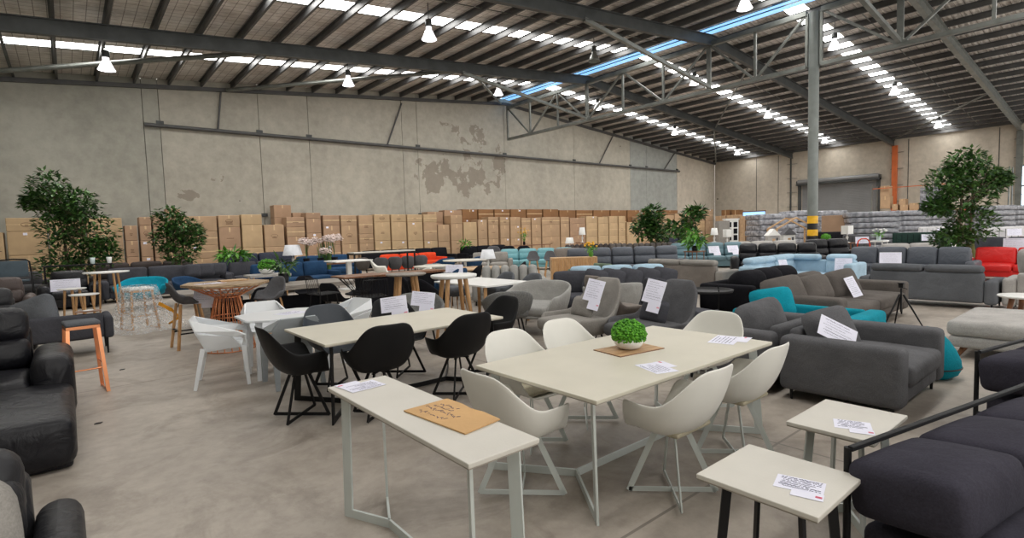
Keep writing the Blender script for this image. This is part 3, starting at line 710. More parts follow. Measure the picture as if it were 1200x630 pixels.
def sheet(label, loc, rz, w=.30, h=.21, rot=None, stub=True, seed=1, group=None, lines=6, name='price_sheet', parent=None):
    """laminated price sheet with pen lines, a narrower stub and a red stamp"""
    rr = random.Random(seed)
    o = M().box(-w/2, w/2, -h/2, h/2, 0, .0012).build(name, K['paper'])
    o.location = loc; o.rotation_euler = rot if rot else (0, 0, rz)
    tag(o, label, 'price sheet', group)
    if stub: M().box(-w*.12, w*.52, -h*.5-h*.36, -h*.5+h*.1, .0012, .0022).build('stub', K['paper'], o)
    m = M(); m2 = M()
    for i in range(lines):
        y = h*.38-h*.8*i/lines; x = -w*.42+rr.random()*w*.1; e = w*(.05+rr.random()*.38); big = i in (0, lines-2)
        while x < e:
            l = rr.uniform(.4, 1)*(.02 if big else .012); a = rr.uniform(-1, 1)
            hh = .012 if big else .007
            m.bar((x, y-hh*a*.5, .0028), (x+l*.8, y+hh*a*.5, .0028), .0032 if big else .0022, .0006, side=(0, 1, 0)); x += l*.8+(.006 if rr.random() < .25 else .001)
    m.build('handwriting', K['ink'], o)
    for k in range(3): m2.bar((w*.36, -h*.6-.006*k, .0032), (w*.49, -h*.6-.006*k, .0032), .0035, .0005, side=(0, 1, 0))
    m2.build('red_stamp', K['redink'], o)
    return o
def foliage(m, centres, n, size, rr, drop=.3, narrow=.42):
    for i in range(n):
        cx, cy, cz, rx, ry, rz_ = rr.choice(centres) if rr.random() < .5 else centres[i % len(centres)]
        while True:
            a, b, c = rr.uniform(-1, 1), rr.uniform(-1, 1), rr.uniform(-1, 1); q = a*a+b*b+c*c
            if .12 < q < 1: break
        p = Vector((cx+rx*a, cy+ry*b, cz+rz_*c))
        L = size*rr.uniform(.7, 1.3); d = Vector((a+rr.uniform(-.5, .5), b+rr.uniform(-.5, .5), rr.uniform(-.7, .6)-drop)).normalized()
        s = d.cross(Vector((rr.uniform(-.3, .3), rr.uniform(-.3, .3), 1))).normalized(); u = s.cross(d)
        w = L*narrow/2
        m.put([p, p+d*L*.45+s*w, p+d*L-u*L*.12, p+d*L*.45-s*w, p+d*L*.5-u*L*.1], [(0, 1, 4), (1, 2, 4), (2, 3, 4), (3, 0, 4)], False)
def tree(label, loc, centres, n, size, trunks, seed, pot=.2, mt=None, group=None, narrow=.56, name='potted_tree'):
    rr = random.Random(seed); t = thing(name, label, 'tree', loc, 0, group)
    m = M(); foliage(m, centres, n, size, rr, drop=-.15, narrow=narrow); m.build('foliage', mt or K['leafd'], t)
    for tr, r in trunks:
        M().tube(tr, r, 8, r2=r*.45).build('trunk', K['bark'], t)
        m = M()
        for i in range(16):
            c = centres[i % len(centres)]; p0 = Vector(tr[-1])*.6+Vector(tr[-2])*.4 if i % 2 else Vector(tr[-1])
            m.tube([p0, (c[0]+rr.uniform(-.7, .7)*c[3], c[1]+rr.uniform(-.7, .7)*c[4], c[2]+rr.uniform(-.4, .6)*c[5])], r*.35, 5, r2=.006, caps=False)
        m.build('branches', K['bark'], t)
    if pot: M().lathe([(pot*.75, 0), (pot, pot*1.5), (pot*1.05, pot*1.6), (pot*.9, pot*1.6), (pot*.85, pot*1.45), (0, pot*1.45)], seg=20).build('pot', K['blackp'], t)
    return t
def plant(label, loc, r, h, n, mt, size=.12, seed=3, pot=None, narrow=.35, cat='plant', name='potted_plant', potm=None, ph=.12):
    rr = random.Random(seed); t = thing(name, label, cat, loc)
    m = M(); foliage(m, [(0, 0, ph+h/2, r, r, h/2)], n, size, rr, drop=0, narrow=narrow); m.build('foliage', mt, t)
    M().lathe([(ph*.45, 0), (ph*.55, ph), (ph*.45, ph), (0, ph*.9)], seg=16).build('pot', potm or K['blackp'], t)
    return t
def mossball(label, loc, r, bowl=True, seed=5, n=700):
    rr = random.Random(seed); t = thing('moss_plant', label, 'plant', loc)
    m = M()
    for i in range(n):
        a = rr.uniform(0, 2*pi); c = rr.uniform(-.45, 1); s = math.sqrt(1-min(1, c*c)); q = rr.uniform(.86, 1.04)
        p = Vector((cos(a)*s*r*q*1.12, sin(a)*s*r*q*1.12, c*r*q*.95+r*1.0)); k = r*.11
        m.lathe([(0, -k), (k, 0), (0, k)], c=p, seg=5, smooth=False)
    m.lathe([(r*1.0*sin(pi*i/12), r*1.0-r*.85*cos(pi*i/12)*1) for i in range(4, 13)], seg=20)
    m.build('moss', K['moss'], t)
    if bowl: M().lathe([(r*.4, 0), (r*.75, r*.12), (r*1.02, r*.5), (r*1.0, r*.72), (r*.9, r*.72), (r*.7, r*.3), (0, r*.2)], seg=28).build('bowl', K['white'], t)
    return t

def ytable(label, loc, w, d, h, top, lm, name='table', cat='table', t=.022, lw=.06, group=None, rz=0, jin=.42, edge=True, tilt=.05):
    """top on a Y stretcher base; long side along x"""
    r = thing(name, label, cat, loc, rz, group)
    M().box(-w/2, w/2, -d/2, d/2, h-t, h).build('tabletop', top, r, bevel=.004)
    M().box(-w/2+.004, w/2-.004, -d/2+.004, d/2-.004, h-t-.006, h-t-.0005).build('underside_board', K['edge'], r)
    for sx in (-1, 1):
        j = Vector((sx*(w/2-jin), 0, .025)); ms = M()
        for sy in (-1, 1):
            f = Vector((sx*(w/2-.05), sy*(d/2-.05), 0)); dr = (j-f); dr.z = 0; dr.normalize()
            f2 = f + dr*lw*.5; top_ = f2+dr*tilt+Vector((0, 0, h-t-.007))
            M().bar(f2, top_, lw, .014, side=dr).build('leg', lm, r)
            ms.bar(f2+dr*lw*.5+Vector((0, 0, .025)), j, .05, .014, side=(0, 0, 1))
        ms.build('foot_bar', lm, r)
    M().bar((-(w/2-jin), 0, .025), (w/2-jin, 0, .025), .05, .014, side=(0, 0, 1)).build('stretcher', lm, r)
    return r

# ---------------- foreground: cream dining table with six white shell chairs
ytable('large cream topped dining table with pale grey metal legs, moss bowl standing on it', (3.21, 2.48), 2.1, 1.13, .75, K['ptable'], K['whitem'], 'dining_table')
wc = [((2.12, 2.52), pi/2, 'white moulded armchair at the left end of the cream table, beside the console'),
      ((2.84, 1.90), pi, 'white moulded armchair in front of the cream table, back to the small side tables'),
      ((3.66, 1.92), pi, 'white moulded armchair in front of the cream table, next to the dark grey sofa'),
      ((2.75, 3.12), 0.0, 'white moulded chair behind the cream table, left one, next to the black chairs'),
      ((3.42, 3.16), 0.0, 'white moulded chair behind the cream table, directly behind the moss bowl'),
      ((4.42, 2.62), -pi/2, 'white moulded chair at the far right end of the cream table')]
for i, (l, r, lab) in enumerate(wc):
    if i == 0: ch0 = shell_chair(lab, l, r, K['whitep'], K['whitem'], K['pad'], 'white chairs round the cream table')
    else: dup(ch0, l, r, lab)
ytable('narrow pale topped console table with grey metal legs in the front centre', (1.325, 2.40), 1.46, .375, .79, K['ptable2'], K['whitem'], 'console_table', rz=pi/2, jin=.36, tilt=.02)
# cardboard sign lying on the console
t = thing('cardboard_sign', 'torn brown cardboard with pen writing lying on the console table', 'cardboard', (0, 0, .792))
c = [P(473, 480, .8), P(524, 466, .8), P(586, 490, .8), P(545, 507, .8)]
poly = [c[0], c[3], c[2], ((c[2][0]*.7+c[1][0]*.3)+.008, c[2][1]*.7+c[1][1]*.3), ((c[2][0]*.5+c[1][0]*.5)-.006, c[2][1]*.5+c[1][1]*.5), ((c[2][0]*.3+c[1][0]*.7)+.006, c[2][1]*.3+c[1][1]*.7), c[1]]
M().prism(poly, 0, .006).build('board', K['kraft'], t)
m = M(); rr = random.Random(4)
A0 = Vector((*c[0], 0)); ux = Vector((*c[3], 0))-A0; uy = Vector((*c[1], 0))-A0; uz = Vector((0, 0, .0075))
for (v, a, b) in ((.70, .12, .42), (.55, .10, .40), (.42, .06, .62), (.2, .12, .55)):
    u = a
    while u < b:
        p = A0+ux*u+uy*v; q = A0+ux*(u+.022)+uy*(v+rr.uniform(-.07, .07)); m.bar(p+uz, q+uz, .0035, .0006, side=(0, 1, 0)); u += .026 if rr.random() < .8 else .05
m.build('handwriting', K['ink'], t)
x, y = P(416, 451, .79); sheet('price sheet at the far left end of the narrow console table', (1.30, 2.99, .7925), R(185), .22, .16, seed=3)
# moss bowl on a woven mat
x, y = P(737, 409, .752)
o = M().box(-.23, .23, -.15, .15, 0, .005).build('placemat', K['walnut'])
o.location = (x, y, .7505); o.rotation_euler = (0, 0, R(-8)); tag(o, 'brown slatted placemat under the moss bowl', 'placemat')
m = M()
for i in range(14): m.box(-.225, .225, -.145+i*.0207, -.129+i*.0207, .005, .007)
m.build('slats', K['oakx'], o)
mossball('round bright green moss plant in a white bowl on the cream table', (x, y, .7575), .115)
x, y = P(769, 431, .75); sheet('price sheet on the front edge of the cream table, left of the other', (x, y, .7505), R(70), .26, .17, seed=5)
x, y = P(850, 398, .75); sheet('price sheet at the right end of the cream dining table', (x, y, .7505), R(15), .34, .2, seed=6)
# two small side tables
ytable('small pale topped side table with black legs in the right foreground', (2.40, 1.05), .50, .52, .55, K['ptable2'], K['black'], 'side_table', jin=.25, lw=.04)
ytable('small pale topped side table with grey legs, behind the black legged one', (3.40, 1.10), .58, .44, .55, K['ptable2'], K['whitem'], 'side_table', jin=.27, lw=.045)
x, y = P(937, 568, .55); sheet('price sheet with red stamp on the black legged side table', (x, y, .5505), R(-75), .19, .135, seed=8, lines=7)
x, y = P(999, 498, .55); sheet('price sheet with red stamp on the grey legged side table', (x, y, .5505), R(-68), .18, .15, seed=9)

# ---------------- cream table on black frame with black shell chairs
ytable('cream topped dining table with black metal frame among black chairs', (2.67, 5.17), 2.0, 1.14, .75, K['ptable'], K['black'], 'dining_table', lw=.07)
bc = [((1.60, 5.10), pi/2, 'black moulded armchair at the left end of the black framed table'),
      ((2.17, 4.62), pi*.97, 'black moulded armchair in front of the black framed table, left of two backs'),
      ((3.02, 4.56), pi, 'black moulded armchair in front of the black framed table, right of two backs'),
      ((3.80, 5.05), -pi/2, 'black moulded armchair at the right end of the black framed table'),
      ((3.05, 5.80), 0, 'black moulded chair behind the black framed table holding a price sheet')]
kwb = dict(back=.91, arm=.66, bw=.0)
for i, (l, r, lab) in enumerate(bc):
    if i == 0: bch0 = shell_chair(lab, l, r, K['blackp'], K['black'], None, 'black chairs round the black framed table', **kwb)
    else: dup(bch0, l, r, lab)
shell_chair('blue grey moulded chair behind the left end of the black framed table', (2.25, 5.85), 0, K['bluegrey'], K['black'], None, **kwb)

# ---------------- front sofas
def framed_sofa(label, loc, W_):
    t = thing('framed_sofa', label, 'sofa', loc, R(-12))     # faces -y, loc = back left corner post
    m = M(); r = .016
    m.tube([(0, 0, 0), (0, 0, .66)], r, 10); m.tube([(0, -.9, 0), (0, -.9, .5)], r, 10); m.tube([(0, 0, .18), (0, -.9, .18)], r, 10)
    m.build('frame_post', K['black'], t)
    M().bar((0, -.01, .655), (W_, -.01, .655), .024, .024).build('back_rail', K['black'], t, bevel=.004)
    M().rbox((W_/2, -.45, .24), (W_-.06, .82, .16), .05).build('seat_base', K['fdk'], t)
    n = 4; w = (W_-.06)/n
    for i in range(n):
        M().rbox((.04+w*(i+.5), -.62, .36), (w-.01, .62, .17), .075, by=(0, 0, .04)).build('seat_cushion', K['fdk'], t)
        M().rbox((-.045+w*(i+.5), -.235, .515), (w-.008, .44, .25), .055, by=(.0, .02, .025), rot=(R(-7), 0, 0)).build('back_cushion', K['fdk'], t)
    return t
framed_sofa('dark indigo sofa with thin black metal frame in the right foreground', (2.67, .86, 0), 2.4)
framed_sofa('second dark indigo sofa with thin black frame at the right edge, behind the first', (5.33, .84, 0), 2.4)

# dark grey modular sofa, near piece facing right
sG = dict(d=1.0, hs=.44, hb=.80, ha=.62, aw=.22, bt=.2, style='x', ar=.06, fb=.66, z0=.12)
g1 = sofa('charcoal grey single seat sofa module with wide arms facing right, price tag on its cushion', (5.90, 1.78), 0, 1.42, 1, K['fgrey'], s=sG)
cushion('loose grey scatter cushion with price tag in the charcoal sofa module', (5.66, 1.98, .63), (.52, .46, .2), K['fgrey'], (R(-24), R(-10), R(-30)))
sheet('price sheet leaning on the grey cushion of the near charcoal sofa', (5.47, 1.86, .66), 0, .38, .20, rot=(R(64), R(28), R(-42)), seed=11, stub=False)
g2 = sofa('charcoal grey sofa module facing left, back to back with the tagged one', (5.95, 2.86), pi, 1.5, 1, K['fgrey'], s=sG)
cushion('large grey cushion leaning on the left facing charcoal module', (5.78, 2.72, .64), (.66, .44, .26), K['fgrey'], (R(18), R(8), R(165)))
# teal armchair with teal cushion
g3 = sofa('teal fabric sofa behind the charcoal modules', (7.42, 2.90), -pi/2, 1.55, 1, K['fteal'], s=dict(sG, ha=.56, fb=.55))
cushion('plump teal cushion on the teal sofa', (7.38, 3.32, .60), (.56, .44, .2), K['fteal'], (R(-22), R(-8), R(-50)))
# beanbag
t = M(); pr = [(0, .0), (.2, .005), (.27, .05), (.3, .12), (.29, .2), (.25, .3), (.19, .4), (.12, .48), (.05, .53), (0, .54)]
o = t.lathe(pr, seg=28).build('beanbag', K['fteal']); o.location = (7.06, 1.53, 0); tag(o, 'teal teardrop beanbag beside the charcoal sofa', 'beanbag')
M().lathe([(.303, .118), (.307, .125), (.303, .132)], seg=28).build('piping', K['blk'], o)
# brown grey sofa facing right
g4 = sofa('brown grey two seat sofa with pillows facing right, tripod before it', (9.95, 3.36), 0, 3.3, 2, K['fbrown'], s=dict(sG, d=1.15, ha=.60, fb=.6, aw=.3, hs=.42))
for k, (x, y, r_, sz, lab) in enumerate(((8.45, 3.62, -26, (.75, .5, .26), 'leftmost brown grey pillow on the two seat sofa'), (9.05, 3.42, -16, (.72, .48, .26), 'big front brown grey pillow on the two seat sofa'), (9.6, 3.66, -8, (.7, .5, .24), 'brown grey pillow standing at the back of the two seat sofa'), (10.2, 3.4, -32, (.6, .5, .22), 'brown grey pillow with hanging price tag on the two seat sofa'))):
    cushion(lab, (x, y, .635), sz, K['fbrown'], (R(-24), R(r_*.3), R(r_)))
sheet('narrow price tag hanging on the brown grey pillow', (10.08, 3.20, .60), 0, .17, .36, rot=(R(66), R(-14), R(-34)), seed=13, stub=False, lines=9)
# tripod
t = thing('camera_tripod', 'small black camera tripod standing in the aisle', 'tripod', (10.05, 2.52, 0))
for k in range(3):
    a = 2*pi*k/3+.5; M().tube([(cos(a)*.03, sin(a)*.03, .52), (cos(a)*.16, sin(a)*.16, .28), (cos(a)*.31, sin(a)*.31, .0)], .016, 8, r2=.010).build('leg', K['black'], t)
M().tube([(0, 0, .25), (0, 0, .62)], .014, 8).build('centre_column', K['black'], t)
m = M(); m.cbox((0, 0, .66), (.07, .06, .06)); m.cbox((0, 0, .70), (.1, .08, .015)); m.tube([(0, 0, .64), (.1, -.05, .6)], .008, 6); m.build('pan_head', K['black'], t)
# light grey ottoman
t = thing('ottoman', 'light grey fabric ottoman with walnut legs at the right edge', 'ottoman', (8.95, .70, 0))
M().rbox((0, 0, .20), (1.5, 1.75, .14), .04).build('base', K['flight'], t); M().rbox((0, 0, .36), (1.54, 1.79, .19), .07, by=(0, 0, .03)).build('cushion_top', K['flight'], t)
for sx in (-1, 1):
    for sy in (-1, 1): M().tube([(sx*.62, sy*.72, .15), (sx*.68, sy*.8, 0)], .04, 8, r2=.02).build('leg', K['walnut'], t)

# ================================================================== LEFT SIDE
FC = -.695                       # turned square to the main aisle view
sR = dict(d=1.05, hs=.46, hb=1.02, ha=.66, aw=.28, bt=.3, style='recliner', ar=.12, z0=.06, fb=.86, lean=10, pf=.04)
l1 = sofa('large black leather recliner sofa at the left edge, footrest out', (-1.10, 7.02), 0, 2.15, 2, K['leather'], legs='', s=dict(sR, hb=1.06, aw=.32))
M().rbox((.35, -1.12, .21), (1.42, 1.55, .38), .1, by=(0, .0, .04)).build('footrest', K['leather'], l1)
M().rbox((.36, -1.12, .06), (1.34, 1.45, .10), .03).build('footrest_base', K['leather'], l1)
l2 = sofa('black leather recliner sofa in the bottom left corner', (-1.22, 2.62), 0, 2.4, 2, K['leather2'], legs='', s=dict(sR, hb=.86, ha=.56, fb=.72, aw=.17))
M().rbox((.72, .12, .60), (.52, .26, .34), .1, by=(0, .04, .03), rot=(R(-18), 0, 0)).build('headrest', K['greenish'], l2)
o = M().rbox((0, 0, 0), (.55, .2, .44), .09, by=(.02, .05, .03)).build('cushion', K['fbeige']); o.location = (-.48, 2.52, .66); o.rotation_euler = (R(-24), 0, R(6)); tag(o, 'grey cushion on the black leather sofa in the bottom left corner', 'cushion')
sofa('dark brown grey leather recliner at the left edge, second row back', (-1.5, 11.6), 0, 2.1, 2, K['leather2'], legs='', s=sR)
sofa('mauve brown leather armchair at the left edge, third row back', (-1.7, 15.6), 0, 2.2, 2, K['leatherb'], legs='', s=dict(sR, aw=.2))
sofa('black leather armchair in front of the tall left tree', (-.02, 18.7), 0, 1.35, 1, K['leather'], legs='', s=dict(sR, hb=.98))
sofa('low grey sofa by the cartons at the far left', (-1.8, 23.3), 0, 2.6, 2, K['fgrey'], s=dict(hb=.85))
# charcoal lounge chair on thin legs seen from behind, cushion and tray
t = sofa('charcoal low lounge chair on thin black legs, left aisle', (-.10, 10.72), pi, 1.15, 1, K['fchar'], s=dict(d=.85, hs=.42, hb=.66, ha=.58, aw=.12, bt=.16, style='x', fb=.64, z0=.26, ar=.05))
o = M().rbox((0, 0, 0), (.6, .18, .46), .08, by=(.02, .05, .02)).build('cushion', K['fgrey2']); o.location = (-.45, 10.6, .68); o.rotation_euler = (R(15), R(20), R(150)); tag(o, 'slate grey cushion on the charcoal lounge chair', 'cushion')
o = M().box(-.16, .16, -.11, .11, 0, .012).build('tray', K['walnut'], bevel=.003); o.location = (.18, 10.42, .662); tag(o, 'small brown tray on the back of the charcoal lounge chair', 'tray')
M().lathe([(.05, .013), (.075, .022), (.07, .022), (.045, .016), (0, .016)], seg=16).build('saucer', K['white'], o)

def bar_stool(label, loc, rz, mt, pad, h=.77, w=.34, group=None):
    t = thing('bar_stool', label, 'stool', loc, rz, group)
    for sx in (-1, 1):
        m = M(); m.bar((sx*w*.42, -w*.42, h-.03), (sx*w*.55, -w*.6, .0), .035, .025, side=(1, 0, 0)); m.build('leg', mt, t)
        m = M(); m.bar((sx*w*.42, w*.42, h-.03), (sx*w*.55, w*.6, .0), .035, .025, side=(1, 0, 0)); m.build('leg', mt, t)
        m = M(); M().tube([(sx*w*.53, -w*.56, .02), (sx*w*.53, w*.56, .02)], .009, 6).build('floor_rail', mt, t); m.tube([(sx*w*.49, -w*.5, .33), (sx*w*.49, w*.5, .33)], .009, 6); m.build('side_rail', mt, t)
    m = M(); m.tube([(-w*.5, -w*.5, .28), (w*.5, -w*.5, .28)], .009, 6); m.build('foot_rail', mt, t)
    M().box(-w*.48, w*.48, -w*.48, w*.48, h-.06, h-.025).build('seat_frame', mt, t, bevel=.004)
    M().rbox((0, 0, h), (w, w, .05), .022, by=(0, 0, .01)).build('seat', pad, t)
    return t
bar_stool('copper framed bar stool with grey seat beside the black recliner', (.06, 7.80), R(6), K['copper'], K['fgrey2'], h=.80, w=.32)
def round_table(label, loc, r, h, top, lm, th=.03, spread=.75, lr=.022, group=None, name='round_table', nleg=4, cat='table'):
    t = thing(name, label, cat, loc, .5, group)
    M().lathe([(r-.02, h-th), (r, h-th*.6), (r, h-.003), (r-.004, h), (0, h)], seg=36).build('tabletop', top, t)
    for k in range(nleg):
        a = 2*pi*k/nleg; M().tube([(cos(a)*r*.55, sin(a)*r*.55, h-th), (cos(a)*r*spread, sin(a)*r*spread, 0)], lr*1.25, 10, r2=lr*.8).build('leg', lm, t)
    if h > .9:
        m = M()
        for k in range(2): a = pi*k/2; m.tube([(cos(a)*r*.65, sin(a)*r*.65, .32), (-cos(a)*r*.65, -sin(a)*r*.65, .32)], .01, 6)
    return t
round_table('tall round white topped bar table with oak legs near the left tree', (.68, 16.1), .46, 1.03, K['white'], K['oak'])
round_table('low white topped oak stool, left one of a nested pair', (.22, 15.45), .28, .58, K['white'], K['oak'], nleg=6, name='stool', cat='stool')
round_table('slightly taller white topped oak stool, right one of a nested pair', (.02, 16.5), .28, .66, K['white'], K['oak'], nleg=6, name='stool', cat='stool')
x, y = P(84, 350, .8); sheet('price sheet on the black armchair beside the nested stools', (x-.1, 18.42, .64), 0, .62, .32, rot=(R(75), 0, 0), seed=21)
def tub(label, loc, rz, mt, s=1, leg=None, group=None, pad=None, pillow=None, **kw):
    q = dict(hs=.30, back=.78, arm=.60, a=.40, bf=.36, bb=.36, fl=48, fa=58, ar=85, lean=.12, blean=.2, sq=3.0, nth=48, nv=9); q.update(kw)
    t = thing('armchair', label, 'armchair', loc, rz, group); vs, fs = shell_mesh(**q)
    M().put([(v[0]*s, v[1]*s, v[2]) for v in vs], fs, True).build('shell', mt, t, solid=.055, sub=1)
    M().rbox((0, -.04, q['hs']+.09), (q['a']*1.75*s, q['a']*1.7*s, .16), .06, by=(0, 0, .03)).build('seat_cushion', pad or mt, t)
    for sx in (-1, 1):
        for sy in (-1, 1): M().tube([(sx*.22*s, sy*.2*s, q['hs']), (sx*.30*s, sy*.28*s, 0)], .014, 8, r2=.009).build('leg', leg or K['black'], t)
    if pillow: M().pillow((0, .12, q['hs']+.30), .46, .3, .14, rot=(R(-20), 0, 0)).build('lumbar_pillow', pillow, t)
    return t
tub('turquoise fabric armchair behind the plastic wrapped stool', (1.42, 17.0), R(-20), K['fturq'], 1.3, leg=K['oak'])
tub('blue fabric tub armchair behind the copper table', (2.52, 16.2), R(40), K['fnavy'], 1.0)
# stool wrapped in film
wr = bar_stool('oak bar stool with white seat inside a clear plastic bag', (1.0, 12.7), .3, K['oak'], K['white'], .80, .42)
rr = random.Random(3); m = M(); nn = 40; rows = [(.22, .865), (.30, .84), (.33, .7), (.37, .5), (.45, .28), (.60, .10), (.74, .01)]
vs = [(0, 0, .885)]; fs = []
for i, (r_, z_) in enumerate(rows):
    for k in range(nn):
        a = 2*pi*k/nn; q = r_*(1+(.05+.16*i/6)*sin(a*5+i*.7)*rr.uniform(.4, 1)+.25*max(0, cos(a+.5))*(i/6)**2)
        vs.append((q*cos(a), q*sin(a), z_+rr.uniform(0, .02)*(i > 0)))
for k in range(nn): fs.append((0, 1+k, 1+(k+1) % nn))
for i in range(len(rows)-1):
    for k in range(nn): a, b = 1+i*nn+k, 1+i*nn+(k+1) % nn; fs.append((a, b, b+nn, a+nn))
o = m.put(vs, fs, True).build('plastic_bag', K['film']); o.location = (1.0, 12.7, .0); tag(o, 'crumpled clear plastic bag draped over the oak bar stool', 'plastic bag')
m = M(); m.bar((.30, -.24, .50), (.52, -.20, .34), .07, .004, side=(0, 0, 1)); m.bar((.52, -.20, .34), (.62, -.34, .20), .06, .004, side=(0, 0, 1)); m.bar((.62, -.34, .20), (.42, -.50, .1), .05, .004, side=(0, 0, 1))
m.build('orange_tape', K['otape'], o)
# mesh backed bar chair at the very left
t = thing('bar_chair', 'tall black bar chair with blue grey mesh back by the left cartons', 'chair', (-1.25, 20.8, 0))
m = M()
for sx in (-1, 1): m.tube([(sx*.42, .3, 0), (sx*.40, .34, .8), (sx*.36, .42, 1.25), (sx*.28, .43, 1.31), (0, .43, 1.33)], .022, 8); m.tube([(sx*.42, -.25, 0), (sx*.42, -.25, .92), (sx*.40, .34, .95)], .02, 8)
m.build('frame', K['black'], t)
M().rbox((0, .39, 1.05), (.66, .03, .48), .015, rot=(R(-8), 0, 0)).build('mesh_back', K['mesh'], t); M().rbox((0, .02, .72), (.72, .55, .05), .02).build('seat', K['mesh'], t)
# small dark high table and glasses before the tree
t = thing('console_table', 'narrow black high table before the tall left tree', 'table', (.12, 18.0+2.2, 0)); M().box(-.7, .9, -.2, .2, 1.08, 1.12).build('tabletop', K['black'], t)
for sx in (-.66, .86):
    for sy in (-.17, .17): M().bar((sx, sy, 0), (sx, sy, 1.08), .04, .04).build('leg', K['black'], t)
for k, (x, lab, mt) in enumerate(((.55, 'clear glass vase on the narrow black high table', K['glass']), (.95, 'small white cup at the right end of the narrow black high table', K['white']))):
    o = M().lathe([(.05, 0), (.07, .18), (.065, .18), (.045, .01), (0, .01)], seg=14).build('vase', mt); o.location = (x, 20.2, 1.12); tag(o, lab, 'vase')

# copper wire bar table with rustic slab
t = thing('bar_table', 'bar table with copper wire hourglass base and rustic wood top', 'table', (1.85, 9.15, 0))
m = M(); nn = 22
for k in range(nn):
    a = 2*pi*k/nn; b = a+.35
    m.tube([(.36*cos(a), .36*sin(a), .01), (.17*cos(a), .17*sin(a), .82), (.50*cos(b), .50*sin(b), .99)], .008, 5, caps=False)
for r_, z_ in ((.36, .012), (.29, .3), (.235, .52), (.17, .82), (.30, .89), (.50, .99)): m.tube([(r_*cos(2*pi*k/28), r_*sin(2*pi*k/28), z_) for k in range(29)], .009, 5, caps=False)
m.build('wire_base', K['copper'], t)
M().prism([(-.42, .62), (-.60, .1), (-.40, -.50), (.30, -.62), (.60, -.1), (.42, .52)], 1.0, 1.04).build('tabletop', K['slab'], t, bevel=.006)
o = M().box(-.2, .2, -.13, .13, 0, .02).build('cutting_board', K['oakx'], bevel=.004); o.location = (2.0, 9.4, 1.0405); tag(o, 'pale wooden board on the copper bar table', 'board')
x, y = P(243, 328, 1.04); sheet('price sheet on the rustic top of the copper bar table', (1.62, 9.2, 1.0405), .3, .36, .2, seed=23)
def shell_stool(label, loc, rz, mt, lm, h=.72, sheet_=False):
    t = thing('bar_stool', label, 'stool', loc, rz); vs, fs = shell_mesh(hs=h, back=h+.34, arm=h+.12, a=.22, bf=.2, bb=.2, fl=60, fa=95, ar=120, nth=32, nv=8)
    M().put(vs, fs, True).build('seat_shell', mt, t, solid=.03, sub=1)
    for sx in (-1, 1):
        for sy in (-1, 1): M().bar((sx*.13, sy*.13, h-.01), (sx*.22, sy*.22, 0), .038, .028).build('leg', lm, t)
    m = M()
    for sx in (-1, 1): m.bar((sx*.19, -.19, .25), (sx*.19, .19, .25), .02, .02); m.bar((-.19, sx*.19, .3), (.19, sx*.19, .3), .02, .02)
    m.build('rungs', K['black'], t); return t
shell_stool('grey upholstered bar stool with oak legs left of the copper base', (1.42, 9.85), R(95), K['fgrey'], K['oak'])
shell_stool('grey upholstered bar stool with oak legs right of the copper base', (2.50, 9.35), R(-60), K['fgrey'], K['oak'])
sheet('price sheet hanging on the grey bar stool at the copper table', (1.62, 9.62, .80), 0, .34, .2, rot=(R(78), 0, R(-38)), seed=24)

# white table with four angular resin chairs
def poly_chair(label, loc, rz, mt, group=None):
    t = thing('resin_armchair', label, 'chair', loc, rz, group)
    m = M()
    back = [(-.22, .17, .44), (.22, .17, .44), (.27, .26, .66), (.19, .32, .80), (-.19, .32, .80), (-.27, .26, .66)]
    m.put(back, [(0, 1, 2, 3, 4, 5)]); m.build('backrest', mt, t, solid=.018)
    m = M(); m.put([(-.21, -.22, .45), (.21, -.22, .45), (.22, .18, .43), (-.22, .18, .43), (0, -.24, .43)], [(0, 4, 1, 2, 3)]); m.build('seat', mt, t, solid=.02)
    for sx in (-1, 1):
        m = M(); m.put([(sx*.27, .26, .67), (sx*.20, .31, .79), (sx*.29, -.16, .64), (sx*.32, -.24, .60), (sx*.25, -.24, .56), (sx*.27, -.1, .58)], [(0, 1, 2, 5), (5, 2, 3, 4)])
        m.put([(sx*.32, -.24, .60), (sx*.25, -.24, .56), (sx*.22, -.2, .44), (sx*.27, -.26, .44)], [(0, 1, 2, 3)])
        m.put([(sx*.27, -.1, .58), (sx*.22, -.2, .45), (sx*.22, .17, .44), (sx*.27, .24, .64)], [(0, 1, 2, 3)])
        m.build('armrest', mt, t, solid=.02)
        M().bar((sx*.25, -.22, .46), (sx*.26, -.25, 0), .085, .05, side=(1, 0, 0), w2=.05, h2=.035).build('leg', mt, t)
        M().bar((sx*.23, .20, .46), (sx*.25, .30, 0), .075, .05, side=(1, 0, 0), w2=.045, h2=.035).build('leg', mt, t)
    return t
pc = poly_chair('white angular resin armchair at the left of the small white table', (1.36, 7.05), R(75), K['snow'], 'resin chairs round the white table')
dup(pc, (2.05, 7.85), R(-5), 'white angular resin armchair behind the small white table')
c2 = poly_chair('white angular resin armchair, shade painted grey, in front of the small white table', (1.95, 6.44), R(178), K['snow_shaded'], 'resin chairs round the white table')  # same white chair as the others, its shadow side put into the colour
dup(pc, (2.92, 7.22), R(-75), 'white angular resin armchair tipped at the right of the small white table')
t = thing('patio_table', 'small white resin table with cut corners amid angular chairs', 'table', (2.08, 7.10, 0))
M().prism([(-.52, -.3), (-.3, -.45), (.3, -.45), (.52, -.3), (.52, .3), (.3, .45), (-.3, .45), (-.52, .3)], .705, .73).build('tabletop', K['snow'], t, bevel=.005)
for sx in (-1, 1):
    for sy in (-1, 1): M().bar((sx*.38, sy*.28, .71), (sx*.42, sy*.32, 0), .07, .05, side=(1, 0, 0), w2=.045, h2=.035).build('leg', K['snow'], t)
sheet('brown clipboard sheet on the small white table', (2.15, 7.1, .7305), .5, .34, .22, seed=27)

